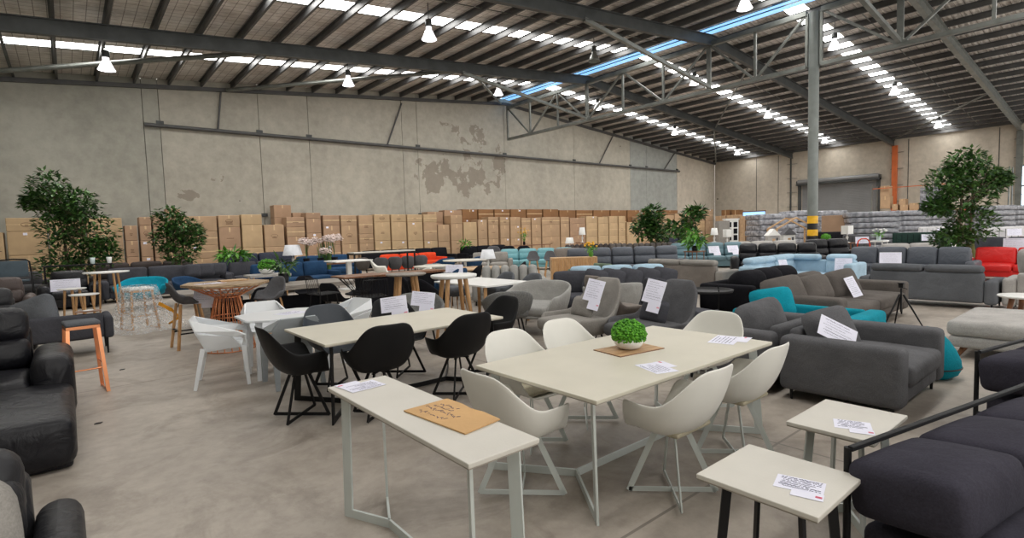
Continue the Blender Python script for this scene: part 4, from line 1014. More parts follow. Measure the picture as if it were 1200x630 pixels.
# long grey wood table with black plinth and a potted plant
t = thing('long_table', 'long grey weathered wood dining table with thick top', 'table', (3.10, 11.55, 0))
M().box(-1.6, 1.6, -.55, .55, .66, .75).build('tabletop', K['greywood'], t, bevel=.006)
for sx in (-1, 1): M().box(sx*1.2-.06, sx*1.2+.06, -.4, .4, 0, .66).build('panel_leg', K['greywood'], t)
M().box(-1.14, 1.14, -.04, .04, .1, .5).build('stretcher_panel', K['fblack'], t)
x, y = P(333, 331, .75); plant('dark leafed orchid plant in a black pot on the long grey wood table', (x, y, .75), .22, .32, 60, K['leafd'], .22, 9, narrow=.3, ph=.2)
for k, (x, y, rz, lab) in enumerate(((2.5, 12.35, 0, 'black fabric chair behind the long grey table, left'), (3.4, 12.35, 0, 'black fabric chair behind the long grey table, middle'), (4.2, 12.35, 0, 'black fabric chair behind the long grey table, right'), (2.75, 10.75, pi, 'black chair tucked in front of the long grey table'), (4.05, 10.3, R(120), 'black padded chair at the near right corner of the long grey table'), (4.85, 11.2, -pi/2, 'black padded chair at the right end of the long grey table'))):
    if k == 0: fc0 = shell_chair(lab, (x, y), rz, K['fblack'], K['black'], None, 'black chairs round the long grey table', 'wire', .03, arm=.5, back=.82, ar=115, fl=70, fa=100)
    else: dup(fc0, (x, y), rz, lab)

# ================================================================== SOFAS BEHIND ON THE LEFT
sofa('charcoal fabric sofa with loose cushions behind the blue armchair', (2.35, 19.5), 0, 3.4, 3, K['fchar'], s=dict(hb=.94, hs=.46, ha=.62))
for k, (x, lab) in enumerate(((3.0, 'charcoal cushion, left of three on the charcoal sofa'), (3.35, 'charcoal cushion, middle of three on the charcoal sofa'), (3.7, 'charcoal cushion, right of three on the charcoal sofa'))): cushion(lab, (x, 19.35, .78), (.5, .42, .2), K['fchar'], (R(-18), 0, R(-12*k)))
sofa('charcoal fabric sofa continuing right behind the copper table', (5.2, 20.4), 0, 2.2, 2, K['fchar'], s=dict(hb=.9))
sofa('brown leather sofa below the cartons between the two left trees', (2.2, 23.4), 0, 3.4, 3, K['fchan'], s=dict(hb=1.0, ar=.12, style='recliner'))
sofa('dark navy leather sofa under the cartons right of the second tree', (6.2, 24.0), 0, 3.4, 2, K['navy'], s=dict(hb=1.12, fb=1.0))
sofa('navy blue fabric sofa with rows of cushions behind the long grey table', (5.55, 17.7), 0, 2.8, 3, K['fnavy'], s=dict(hb=.9))
sofa('second navy blue sofa next to the table lamp', (8.1, 21.6), 0, 2.6, 2, K['fnavy'], s=dict(hb=.95))
x, y = P(285, 335, .78); mossball('round green moss ball beside the blue sofa', (4.0, 14.9, .78), .2, True, n=260)
t = thing('side_table', 'grey side table under the moss ball', 'table', (4.0, 14.9, 0)); M().box(-.5, .5, -.35, .35, .72, .78).build('tabletop', K['flight'], t); legs4(t, 1.0, .7, .72, K['oak'])
plant('bright green fern on the charcoal sofa back', (4.6, 21.2, .86), .5, .35, 160, K['leafl'], .3, 12, ph=.12)
# table lamp, orchids
def table_lamp(label, loc, h=.6, r=.2, mt=None, box=False):
    t = thing('table_lamp', label, 'lamp', loc)
    M().lathe([(r*.5, 0), (r*.5, .02), (.02, .04), (.03, h*.2), (.05, h*.3), (.018, h*.42), (.012, h*.65)], seg=16).build('lamp_base', K['white'], t)
    if box: M().box(-r*1.4, r*1.4, -r*.6, r*.6, h*.5, h).build('lamp_shade', mt or K['shade'], t, bevel=.01)
    else: M().lathe([(r, h*.5), (r*.72, h), (r*.70, h), (r*.98, h*.5)], seg=24).build('lamp_shade', mt or K['shade'], t)
    return t
def orchid(label, loc, h, seed, n=3):
    rr = random.Random(seed); t = thing('orchid', label, 'flower', loc)
    M().lathe([(.08, 0), (.12, .22), (.1, .22), (0, .2)], seg=14).build('pot', K['fblack'], t); ms = M(); mp = M()
    for k in range(n):
        a = rr.uniform(0, 6.28); L_ = rr.uniform(.25, .5); pts = [(0, 0, .2)]+[(cos(a)*L_*(q/5)**1.7, sin(a)*L_*(q/5)**1.7, .2+(h-.2)*sin(q/5*1.9)/sin(1.57)) for q in range(1, 6)]
        ms.tube(pts, .008, 5)
        for q in range(3, 6):
            for e in range(3):
                p = Vector(pts[q])+Vector((rr.uniform(-.06, .06), rr.uniform(-.06, .06), rr.uniform(-.05, .05)))
                for w in range(5):
                    b = 2*pi*w/5; mp.lathe([(0, -.02), (.06, 0), (0, .02)], c=p+Vector((.06*cos(b), .03*rr.uniform(-1, 1), .06*sin(b))), seg=6)
    ms.build('stems', K['leafd'], t); mp.build('petals', K['petal'], t)['kind'] = 'stuff'; return t
def stand(label, loc, w, d, h, mt, name='side_table'):
    t = thing(name, label, 'table', loc); M().box(-w/2, w/2, -d/2, d/2, h-.04, h).build('tabletop', mt, t, bevel=.004); legs4(t, w, d, h-.04, mt, .02, .05); return t
stand('dark table carrying the lamp and pink orchids', (6.9, 19.3, 0), 2.4, .5, .75, K['walnut'])
table_lamp('table lamp with grey shade between pink orchids', (6.05, 19.3, .75), .72, .33)
orchid('pink white orchid left of the lamp', (6.55, 19.4, .75), .85, 2, 4); orchid('tall pink white orchid above the blue sofa', (7.5, 19.2, .75), .95, 5, 5); orchid('short pink orchid between the two taller ones', (6.95, 19.1, .75), .5, 6, 2)
# snake plant
rr = random.Random(8); t = thing('snake_plant', 'tall upright snake plant with stiff green leaves', 'plant', (*ray(379, 20.2), 0)); M().lathe([(.2, 0), (.26, .3), (.22, .3), (0, .28)], seg=18).build('pot', K['greenish'], t); m = M()
for k in range(26):
    a = rr.uniform(0, 6.28); r_ = rr.uniform(.02, .17); h_ = rr.uniform(1.1, 1.75); b = Vector((cos(a)*r_, sin(a)*r_, .28)); tp = Vector((cos(a)*(r_+.12), sin(a)*(r_+.12), h_)); m.bar(b, tp, .09, .012, side=(cos(a+1), sin(a+1), 0), w2=.02)
m.build('leaves', K['leafd'], t)

# ================================================================== MIDDLE OF THE HALL
t = thing('square_table', 'white square pedestal table beside the snake plant', 'table', (6.98, 16.7, 0))
M().box(-.62, .62, -.5, .5, .90, .94).build('tabletop', K['white'], t, bevel=.008); M().box(-.07, .07, -.07, .07, .03, .9).build('pedestal', K['white'], t); M().box(-.3, .3, -.3, .3, 0, .03).build('foot_plate', K['white'], t)
shell_chair('white moulded chair by the white square pedestal table', (8.2, 16.9), R(60), K['whitep'], K['whitem'], None, kind='wire')
x, y = 8.98, 18.35
t = thing('bar_table', 'long black framed bar table with pale top in front of the cartons', 'table', (x, y, 0), 0)
M().box(-1.22, 1.22, -.3, .3, 1.09, 1.13).build('tabletop', K['ptable2'], t); M().box(-1.24, 1.24, -.32, .32, 1.04, 1.09).build('top_frame', K['black'], t)
for sx in (-1, 1):
    for sy in (-1, 1): M().bar((sx*1.2, sy*.28, 0), (sx*1.2, sy*.28, 1.05), .05, .05).build('leg', K['black'], t)
g0 = None
for k, (px, py, mt, lab) in enumerate(((425, 308, 'fbrown', 'brown'), (447, 308, 'fgrey', 'grey'), (463, 307, 'fgrey', 'grey'), (478, 306, 'fgrey', 'grey'), (493, 305, 'fgrey', 'grey'))):
    x, y = P(px, py, .62); l = '%s fabric tub chair, %s in the row under the long black bar table' % (lab, ['leftmost', 'second from left', 'third from left', 'fourth from left', 'rightmost'][k])
    if k < 2: g = tub(l, (x, y), R(150), K[mt], .61, group='row of tub chairs', back=.86, arm=.7, hs=.36); g0 = g
    else: dup(g0, (x, y), R(150), l)
# black wire bar table and stools
x, y = P(421, 321, 1.05)
t = thing('bar_table', 'black wire based bar table with brown wood top', 'table', (x, y, 0)); m = M(); nn = 20
for k in range(nn):
    a = 2*pi*k/nn; m.tube([(.30*cos(a), .30*sin(a), .01), (.11*cos(a), .11*sin(a), .75), (.34*cos(a+.3), .34*sin(a+.3), 1.0)], .006, 5, caps=False)
for r_, z_ in ((.30, .01), (.11, .75), (.34, 1.0), (.2, .4)): m.tube([(r_*cos(2*pi*k/24), r_*sin(2*pi*k/24), z_) for k in range(25)], .007, 5, caps=False)
m.build('wire_base', K['black'], t); M().box(-.38, .38, -.30, .30, 1.01, 1.035).build('tabletop', K['walnut'], t, bevel=.004)
def wire_stool(label, loc, rz):
    t = thing('wire_stool', label, 'stool', loc, rz, 'black wire bar stools'); m = M()
    for sx in (-1, 1):
        for sy in (-1, 1): m.tube([(sx*.15, sy*.15, .72), (sx*.22, sy*.22, 0)], .009, 5)
    for z_, q in ((.25, .2), (.5, .175)): m.tube([(q, q, z_), (-q, q, z_), (-q, -q, z_), (q, -q, z_), (q, q, z_)], .006, 5)
    m.build('leg_frame', K['black'], t); m = M()
    for k in range(9): u = -.2+.05*k; m.tube([(u, -.2, .73), (u, .17, .72), (u*.95, .22, 1.0)], .004, 4, caps=False); m.tube([(-.2, u, .725), (.2, u, .725)], .004, 4, caps=False)
    m.tube([(-.2, -.2, .73), (.2, -.2, .73), (.2, .17, .72), (.19, .22, 1.0), (-.19, .22, 1.0), (-.2, .17, .72), (-.2, -.2, .73)], .008, 5); m.build('wire_seat', K['black'], t); return t
wire_stool('black wire bar stool left of the black wire bar table', (3.35, 9.15), R(100)); wire_stool('black wire bar stool in front of the black wire bar table', (3.72, 8.02), R(170))
x, y = P(450, 321, 1.05); round_table('tall bar table with dark top and splayed oak legs', (4.3, 7.95), .33, 1.05, K['greywood'], K['oak'], lr=.028, spread=.95)
x, y = P(510, 323, 1.05); round_table('tall bar table with thick white round top and oak legs', (4.62, 7.0), .36, 1.05, K['white'], K['oak'], th=.05, lr=.03, spread=.95)
sheet('price sheet standing on the back of the black chair behind the cream topped table', (3.03, 5.94, .845), 0, .32, .19, rot=(R(72), R(-6), R(-36)), seed=31)
# wicker chairs
for k, (x, y, rz, lab) in enumerate(((3.85, 6.8, R(-30), 'grey wicker armchair with price sheet behind the black framed table'), (5.15, 6.35, R(150), 'grey wicker armchair under the right round bar table'))):
    t = tub(lab, (x, y), rz, K['wicker'], .85, hs=.38, back=.82, arm=.66)
sheet('price sheet on the left grey wicker armchair', (3.72, 6.42, .80), 0, .32, .2, rot=(R(72), R(7), R(-38)), seed=32)
# white topped oak leg table with chairs round it
t = thing('dining_table', 'pale marbled dining table with oak legs behind the round bar table', 'table', (6.15, 8.35, 0), 0)
M().box(-.55, .55, -.85, .85, .72, .75).build('tabletop', K['white'], t, bevel=.004)
for sx in (-1, 1):
    for sy in (-1, 1): M().bar((sx*.45, sy*.72, .72), (sx*.5, sy*.78, 0), .06, .045).build('leg', K['oak'], t)
tc = None
for k, (x, y, rz, lab) in enumerate(((7.0, 8.9, -pi/2, 'grey upholstered chair on the far side of the marbled table, left'), (7.05, 8.1, -pi/2, 'grey upholstered chair on the far side of the marbled table, right'), (6.4, 9.7, 0, 'grey upholstered chair at the end of the marbled table'))):
    if k == 0: tc = tub(lab, (x, y), rz, K['fgrey2'], .68, hs=.38, back=.84, arm=.55, leg=K['oak'], group='chairs at the marbled table')
    else: dup(tc, (x, y), rz, lab)
for k, (x, y, rz, mt, lab) in enumerate(((5.3, 8.9, R(100), 'fblack', 'black fabric dining chair left of the marbled table, nearer one'), (5.6, 9.8, R(60), 'fblack', 'black fabric dining chair left of the marbled table, farther one'), (7.85, 11.25, R(-140), 'fblack', 'black winged armchair behind the marbled table'), (9.3, 11.2, R(-130), 'fblack', 'black curved chair near the oak stools'), (7.0, 10.75, R(200), 'fnavy', 'dark navy chair behind the marbled table'))):
    tub(lab, (x, y), rz, K[mt], .8, hs=.38, back=.88, arm=.6, leg=K['oak'] if k < 2 else None)
sheet('price sheet on the dark navy chair', (6.9, 10.42, .82), 0, .4, .3, rot=(R(76), 0, R(-38)), seed=33)
# white discs and little tables further back
for k, (px, py, r_, h_, mt, lab) in enumerate(((508, 311, .6, .75, 'ptable2', 'round pale table on pedestal in front of the red sofa'), (545, 304, .8, .75, 'ptable2', 'round white table between the royal blue chairs'), (560, 316, .8, .75, 'oakx', 'wooden topped table with white crossed base'), (470, 325, .0, 0, '', ''))):
    if not r_: continue
    x, y = P(px, py, h_); x, y = (x*1.06, y*1.06) if px == 560 else (x, y); t = thing('round_table', lab, 'table', (x, y, 0)); M().lathe([(r_-.02, h_-.04), (r_, h_-.02), (r_, h_), (0, h_)], seg=32).build('tabletop', K[mt], t); M().lathe([(r_*.5, 0), (r_*.5, .02), (.06, .05), (.05, h_-.04)], seg=20).build('pedestal', K['white'], t)
t = thing('console_table', 'long brown wood console with black sides left of the round bar table', 'table', (6.3, 11.9, 0)); M().box(-1.1, 1.1, -.3, .3, .73, .78).build('tabletop', K['walnut'], t); M().box(-1.08, 1.08, -.25, .25, .05, .73).build('cabinet_body', K['fblack'], t)
for k, (px, py, mt, lab) in enumerate(((507, 318, 'flight', 'light grey armchair in front of the orange red sofa'), (520, 310, 'fnavy', 'royal blue armchair left of the round white table'), (553, 308, 'fnavy', 'royal blue armchair right of the round white table'), (530, 322, 'fgrey', 'grey cube armchair by the pale round table'), (488, 325, 'whitep', 'white moulded tub chair by the pale round table'))):
    x, y = P(px, py, .5); tub(lab, (x, y), R(150+k*25), K[mt], .8 if k == 3 else .92)
sofa('orange red fabric sofa behind the row of tub chairs', (12.6, 22.6), 0, 3.4, 3, K['forange'], s=dict(hb=.8))
sofa('long black sofa below the cartons in the centre', (13.8, 25.0), 0, 5.4, 5, K['fblack'], s=dict(hb=.95))
sofa('long black sofa below the cartons right of the flower vase', (18.6, 24.6), 0, 3.6, 3, K['fblack'], s=dict(hb=.95))
x, y = P(480, 301, .8); 
for k, (px, lab) in enumerate(((578, 'leftmost'), (596, 'middle'), (614, 'rightmost'))):
    x, y = P(px, 293, .9); x *= 1.12; y *= 1.12; tub('dark grey high backed chair behind the aqua sofa, %s of three' % lab, (x, y), R(-40), K['fgrey'] if k == 0 else K['fblack'], .8, hs=.42, back=1.02, arm=.7)
x, y = P(572, 310, .6); stand('low black table under the square shaded lamp', (x, y, 0), 1.2, .6, .5, K['black'])
table_lamp('table lamp with square white shade and glass ball base', (x, y, .5), .62, .27)
sofa('light grey sofa left of the aqua sofa', (13.6, 17.8), FC, 1.9, 2, K['fbeige'], s=dict(hb=.85))
sofa('pale aqua leather corner sofa in the centre of the hall', (16.1, 17.6), FC, 3.7, 4, K['faqua'], s=dict(hb=.92, style='recliner', ar=.1), legs='')
for k, (px, lab) in enumerate(((625, 'left'), (645, 'right'))):
    x, y = P(px, 302, .7); shell_stool('grey seated stool with oak legs before the aqua sofa, %s one' % lab, (x, y), FC, K['fgrey'], K['oak'], .62)
x, y = P(672, 301, .85); t = thing('sideboard', 'honey wood sideboard with slatted front', 'sideboard', (x, y, 0), FC)
M().box(-.72, .72, -.22, .22, .08, .85).build('body', K['oakx'], t, bevel=.006)
m = M()
for k in range(17): m.box(-.69+k*.082, -.69+k*.082+.066, -.235, -.22, .12, .82)
m.build('slatted_front', K['oak'], t); M().box(-.07, .07, -.26, -.235, .5, .56).build('handle', K['steel'], t); legs4(t, 1.4, .44, .09, K['oak'], .02, .06)
def vase_flowers(label, loc, mt, vm, h=.5, seed=1, r=.16):
    rr = random.Random(seed); t = thing('flower_vase', label, 'vase', loc); M().lathe([(.05, 0), (.075, .06), (.06, .2), (.045, .2), (0, .05)], seg=14).build('vase', vm, t); ms = M(); mp = M()
    for k in range(16):
        p = Vector((rr.uniform(-r, r), rr.uniform(-r, r), h*rr.uniform(.65, 1))); ms.tube([(0, 0, .15), p], .005, 4, caps=False)
        mp.lathe([(0, -.02), (.035, .0), (.03, .035), (0, .03)], c=p, seg=7)
    foliage(ms, [(0, 0, h*.55, r*.8, r*.8, h*.2)], 30, .12, rr); ms.build('stems', K['leafl'], t); mp.build('petals', mt, t)['kind'] = 'stuff'; return t
vase_flowers('yellow flowers in a green vase on the honey wood sideboard', (x+.35, y-.42, .85), K['sun'], K['leafl'], .45, 3)
sofa('rolled beige mattress topped daybed behind the wood sideboard', (15.0, 14.6), FC, 1.5, 1, K['ftaupe'], s=dict(hb=.98))
x, y = P(693, 306, .7); sofa('sage green low armchair right of the wood sideboard', (x*.9, y*.9), R(-100), 1.15, 1, K['fgreen'], s=dict(hb=.74, ha=.6, style='x', ar=.1, fb=.72))
# curvy cream sofa, light blue sofa and dark sofa with pillows
x, y = P(615, 315, .8); sofa('dove grey ribbed curved sofa behind the tub chair', (x-.27, y+.25), FC, 1.75, 2, K['ftub'], s=dict(hb=.86, style='channel'))
x, y = P(700, 314, .84); sofa('light blue fabric sofa back to back with the dark pillow sofa', (x+.75, y+.15), FC+pi, 2.5, 3, K['fblue'], s=dict(hb=.86))
x, y = P(703, 324, .74); dk = sofa('dark charcoal sofa with a row of leaning pillows in the centre', (x+.1, y-.3), FC, 2.8, 3, K['fchar'], s=dict(hb=.84, ha=.62, hs=.42))
e = Vector((cos(FC), sin(FC), 0)); 
for k in range(5): cushion('dark charcoal pillow, %s in the leaning row on the centre sofa' % ['leftmost', 'second from left', 'middle', 'fourth from left', 'rightmost'][k], (x-.28+e.x*(-.2+.33*k), y-.38+e.y*(-.2+.33*k), .70), (.48, .46, .18), K['fchar'], (R(-20), R(10), FC+R(-28)))
# tub and lounge armchairs in front
tub('dove grey tub armchair opening left, behind the right end of the black chairs', (6.05, 6.75), R(-72), K['ftub'], 1.22, hs=.30, back=.82, arm=.62, a=.44, bf=.42, bb=.38, fl=50, fa=55, ar=70, lean=.05, sq=4.0, box=True)
tub('second dove grey tub armchair, partly behind the first', (7.4, 6.15), R(150), K['ftub'], 1.0, box=True, hs=.32, back=.78, arm=.68, a=.44, bf=.42, bb=.42)
kh = dict(hs=.34, back=1.02, arm=.56, a=.40, bf=.40, bb=.38, fl=45, fa=56, ar=112, lean=.14, blean=.3, box=True)
tub('light grey high backed lounge chair with price sheet, facing left', (5.20, 4.95), R(-100), K['fbeige'], 1.08, pillow=K['fbeige'], **kh)
tub('dark grey high backed lounge chair with price sheet, facing left', (5.45, 3.98), R(-100), K['fgrey'], 1.08, pillow=K['fchar'], **kh)
tub('charcoal high backed lounge chair facing away to the right', (6.62, 4.2), R(78), K['fchar'], 1.0, **kh)
tub('brown grey high backed chair behind the light lounge chair', (6.42, 5.2), R(78), K['ftaupe'], .9, **kh)
sheet('price sheet hanging on the light grey lounge chair', (5.32, 4.72, .88), 0, .24, .30, rot=(R(68), R(12), R(-68)), seed=41, lines=8)
sheet('price sheet hanging on the dark grey lounge chair', (5.52, 3.92, .90), 0, .24, .30, rot=(R(68), R(12), R(-72)), seed=42, lines=8)
x, y = 8.65, 5.02; t = thing('tray_table', 'round black metal tray table in front of the beige sofa back', 'table', (x, y, 0)); M().lathe([(.42, .53), (.43, .57), (.41, .57), (.4, .545), (0, .545)], seg=28).build('tray', K['black'], t)
for k in range(3): a = k*2.09; M().tube([(.36*cos(a), .36*sin(a), .60), (.36*cos(a), .36*sin(a), 0)], .012, 6).build('leg', K['black'], t)

# ================================================================== RIGHT OF THE HALL
sofa('beige grey sofa with headrests seen from behind', (12.45, 7.75), pi/2, 2.35, 2, K['fbeige'], s=dict(z0=.05, hb=.84, style='headrest', fb=.72, mt2=K['ftaupe']))
sofa('light blue fabric corner sofa with headrests', (13.45, 5.75), 0, 2.7, 2, K['fblue'], wing=(1, .85, 1), s=dict(hb=.88, style='headrest', fb=.76, d=1.0, ha=.72))
sheet('price sheet on the backrest of the light blue sofa, left one', (13.3, 5.72, .70), 0, .26, .26, rot=(R(70), 0, R(-20)), seed=51)
sheet('large price sheet on the backrest of the light blue sofa, right one', (14.28, 4.75, .66), 0, .36, .34, rot=(R(74), 0, R(-80)), seed=52)
sofa('black fabric sofa with slouching black cushions', (10.65, 5.05), 0, 2.75, 2, K['fblack'], s=dict(sG, d=1.05, ha=.60, aw=.2, hb=.7, fb=.6))
for k, (x, lab) in enumerate(((10.05, 'black slouching cushion at the left of the black fabric sofa'), (10.75, 'black slouching cushion in the middle of the black fabric sofa'), (11.45, 'black slouching cushion at the right of the black fabric sofa'))):
    o = M().rbox((0, 0, 0), (.80, .40, .38), .16, by=(.03, .06, .03)).build('cushion', K['fblack']); o.location = (x, 5.0-.0*x, .60); o.rotation_euler = (R(-38), 0, R(-8)); tag(o, lab, 'cushion')
sofa('dark grey headrest sofa seen from behind, tripod left of it', (13.25, 2.86), pi/2, 2.2, 2, K['fgrey2'], s=dict(hb=.80, style='headrest', fb=.68, ha=.55))
sofa('slate grey leather corner sofa behind the dark grey headrest sofa', (17.9, 4.45), -pi/2, 3.2, 4, K['fslate'], s=dict(hb=.92, hs=.45))
sheet('white double price sheet on the slate grey sofa', (17.3, 4.6, .66), 0, .5, .34, rot=(R(75), 0, R(-75)), seed=53)
sofa('bright red leather sofa at the right edge', (19.3, 1.9), -pi/2, 3.0, 3, K['fred'], s=dict(hb=.86, ar=.1))
sofa('light grey fabric sofa at the right edge before the red one', (13.3, .80), pi/2, 1.84, 2, K['flight'], s=dict(hb=.76, style='x', fb=.7))
for k, y in enumerate((1.25, .75)): o = M().rbox((0, 0, 0), (.55, .2, .5), .09, by=(.02, .07, .02)).build('cushion', K['flight']); o.location = (13.35, y+.05, .86); o.rotation_euler = (R(-14), 0, R(80)); tag(o, 'light grey cushion at the right edge, %s one' % ['left', 'right'][k], 'cushion')
round_table('white topped side table with walnut frame at the right edge', (10.9, 1.15), .36, .52, K['white'], K['walnut'], lr=.03, spread=.8)
# leather recliners round the column
x, y = P(828, 286, .95); sofa('steel blue leather recliner sofa left of the black leather sofas', (x, y), FC-.25, 3.4, 4, K['fsteel'], s=dict(sR, hb=1.0, fb=.85), legs='')
sheet('white price sheet on the steel blue recliner, left', (x-1.0, y-.9, .78), 0, .42, .3, rot=(R(60), 0, FC), seed=55); sheet('white price sheet on the steel blue recliner, right', (x-.3, y-1.3, .78), 0, .42, .3, rot=(R(60), 0, FC), seed=56)
x, y = P(912, 289, .95); sofa('black leather recliner sofa in front of the column, left run', (x, y), FC-.35, 2.9, 4, K['leather'], s=dict(sR, hb=1.05), legs='')
x, y = ray(977, 19.5); sofa('black leather recliner sofa right of the column', (x, y), FC+.1, 2.2, 2, K['leather'], s=dict(sR, hb=1.08), legs='')
x, y = P(745, 298, .9); sofa('slate blue leather corner sofa in the middle distance', (x+1.6, y+1.7), FC, 4.3, 5, K['fslate'], s=dict(hb=1.04, style='recliner', ar=.1, hs=.44), legs='')
x, y = P(697, 287, .95); sofa('dark brown ribbed velvet sofa in the distance, left one', (x, y), FC, 3.2, 3, K['fchan'], s=dict(hb=.98, style='channel'))
x, y = P(757, 286, .95); sofa('brown ribbed velvet sofa in the distance, right one', (x, y), FC, 3.6, 3, K['fbrown'], s=dict(hb=.98, style='channel'))
x, y = P(820, 280, .9); sofa('dark navy leather sofa behind the steel blue recliner', (x+2, y+2.2), FC, 3.2, 3, K['navy'], s=dict(hb=1.0))
x, y = ray(897, 23.4); sofa('long beige fabric sofa behind the black leather recliners', (x, y), FC, 3.4, 3, K['flight'], s=dict(hb=.95))
x, y = ray(1072, 18.8); sofa('pale grey bed sofa behind the slate grey sofa', (x, y), FC-.2, 2.2, 2, K['flight'], s=dict(hb=.85))
x, y = P(1178, 286, .9); sofa('black fabric sofa behind the red sofa', (x+1.5, y-.3), -pi/2, 3.4, 3, K['fchar'], s=dict(hb=1.05))
sheet('white price sheet on the black sofa behind the red one', (x+.78, y-.1, .88), 0, .5, .35, rot=(R(80), 0, R(-85)), seed=57)

# ================================================================== CARTONS ALONG THE WALLS
ONES = ['', 'first', 'second', 'third', 'fourth', 'fifth', 'sixth', 'seventh', 'eighth', 'ninth', 'tenth', 'eleventh', 'twelfth', 'thirteenth', 'fourteenth', 'fifteenth', 'sixteenth', 'seventeenth', 'eighteenth', 'nineteenth']
def ordn(n):
    if n < 20: return ONES[n]
    a, b = divmod(n, 10); w = ['', '', 'twent', 'thirt', 'fort', 'fift', 'sixt'][a]
    return w+'ieth' if b == 0 else w+'y-'+ONES[b]
cr_ = random.Random(12)
def carton(label, x0, x1, y0, y1, z0, z1, mt, group, face='y', marks=True):
    """one cardboard box: body, lid seam with tape, printed marks on the face towards the room"""
    t = M(); g = .018
    cx, cy = (x0+x1)/2, (y0+y1)/2; a = cr_.uniform(-.004, .004)
    hx, hy, hz = (x1-x0)/2-g, (y1-y0)/2-g, (z1-z0)
    t.xf(0); t.box(-hx, hx, -hy, hy, .0, hz-.006)
    o = t.build('carton', mt, None, bevel=.02); o.location = (cx, cy, z0); o.rotation_euler = (0, 0, a); tag(o, label, 'box', group)
    m = M()
    if face == 'y':
        m.box(-hx*1.001, hx*1.001, -hy-.002, -hy, hz*.5-.025, hz*.5+.025) if cr_.random() < .35 else m.box(-.03, .03, -hy-.002, -hy, hz*.75, hz-.01)
    else: m.box(-hx-.002, -hx, -.03, .03, hz*.7, hz-.01)
    m.build('tape', K['tape'], o)
    if marks and cr_.random() < .55 and face == 'y':
        m = M(); w = min(hx*.7, .3); z = hz*.45
        for k in range(cr_.choice((1, 2, 3))):
            l = w*cr_.uniform(.3, 1); m.box(-l/2, l/2, -hy-.003, -hy-.001, z-.012, z+.012); z -= .055
        if cr_.random() < .4: m.tube([(w*.5*cos(2*pi*i/14), -hy-.003, hz*.5+.07*sin(2*pi*i/14)) for i in range(15)], .006, 4, caps=False)
        m.build('printed_mark', K['print'], o)
    if cr_.random() < .25 and face == 'y':
        m = M(); u = cr_.uniform(-hx*.6, hx*.6); m.box(u-.06, u+.06, -hy-.0035, -hy-.001, hz-.14, hz-.05); m.build('shipping_label', K['paper'], o)
    return o
def stackcol(idx, px0, px1, tops, Y, dep, mt, where, grp):
    """column of cartons whose front stands on the plane y=Y; tops = pixel rows of the box tops"""
    xm = (px0+px1)/2; x0 = PY(px0, tops[0], Y)[0]; x1 = PY(px1, tops[0], Y)[0]
    zs = [PY(xm, t_, Y)[1] for t_ in tops]
    h = zs[-2]-zs[-1] if len(zs) > 1 else .55
    h = max(.4, min(h, .8))
    while zs[-1] > h*1.3: zs.append(zs[-1]-h)
    zs.append(0)
    n = len(zs)-1
    pos = ['topmost', 'second from the top', 'third from the top', 'fourth from the top', 'fifth from the top', 'sixth from the top', 'seventh from the top', 'eighth from the top']
    for k in range(n):
        carton('cardboard carton, %s, %s stack from the left along the long wall' % (pos[k].replace(' from the top', ' from top'), ordn(idx)), x0, x1, Y, Y+dep, zs[k+1], zs[k], mt if cr_.random() < .8 else K['carton'], grp)
c1, c2, c3 = K['carton'], K['carton2'], K['carton3']
cols = [(-8, 4, (272, 313), c2), (5, 54, (255, 271, 299), c2), (55, 99, (255, 271, 299), c2), (100, 143, (255, 272, 300), c2),
        (145, 161, (264, 282, 301), c3), (162, 177, (254, 264, 282, 301), c3), (178, 193, (252, 264, 283, 302), c3), (194, 211, (244, 256, 272, 288), c3),
        (212, 254, (253, 271, 287, 303), c1), (255, 281, (252, 266, 290, 303), c3), (282, 307, (251, 263, 290, 302), c2), (309, 333, (263, 289), c1),
        (335, 357, (254, 266, 277, 297), c3), (358, 376, (249, 256, 273, 298), c3), (378, 398, (252, 264, 287), c3), (399, 418, (252, 264, 286), c1),
        (420, 437, (252, 274, 285), c1), (438, 457, (251, 260, 282), c2), (458, 476, (251, 260, 282), c2), (477, 495, (251, 260, 282), c2), (496, 512, (251, 260, 282), c2),
        (513, 527, (263, 283), c1), (528, 542, (252, 262, 282), c1), (543, 559, (260, 281), c2), (560, 571, (257, 280), c1),
        (572, 584, (254, 263, 280), c1), (586, 597, (254, 264, 279), c1), (598, 610, (254, 264, 279), c1), (611, 622, (255, 263, 278), c1), (623, 634, (255, 263, 278), c1),
        (635, 656, (254, 263, 277), c1), (657, 667, (254, 262, 277), c1), (668, 686, (255, 262, 276), c3), (687, 700, (253, 261, 277), c2), (701, 713, (254, 262, 276), c2),
        (714, 724, (253, 261, 276), c2), (725, 733, (253, 261, 276), c2), (735, 748, (260, 275), c2), (749, 762, (253, 262, 275), c1), (763, 776, (252, 262, 274), c1), (777, 790, (252, 262, 274), c1),
        (791, 802, (250, 260, 272), c1), (803, 812, (250, 260, 272), c1), (813, 826, (245, 259, 271), c2), (827, 836, (245, 259, 271), c1)]
for i, (a, b, tops, mt) in enumerate(cols): stackcol(i+1, a, b, tops, 26.4, .75, mt, 'along the long wall', 'cartons in the front row along the long wall')
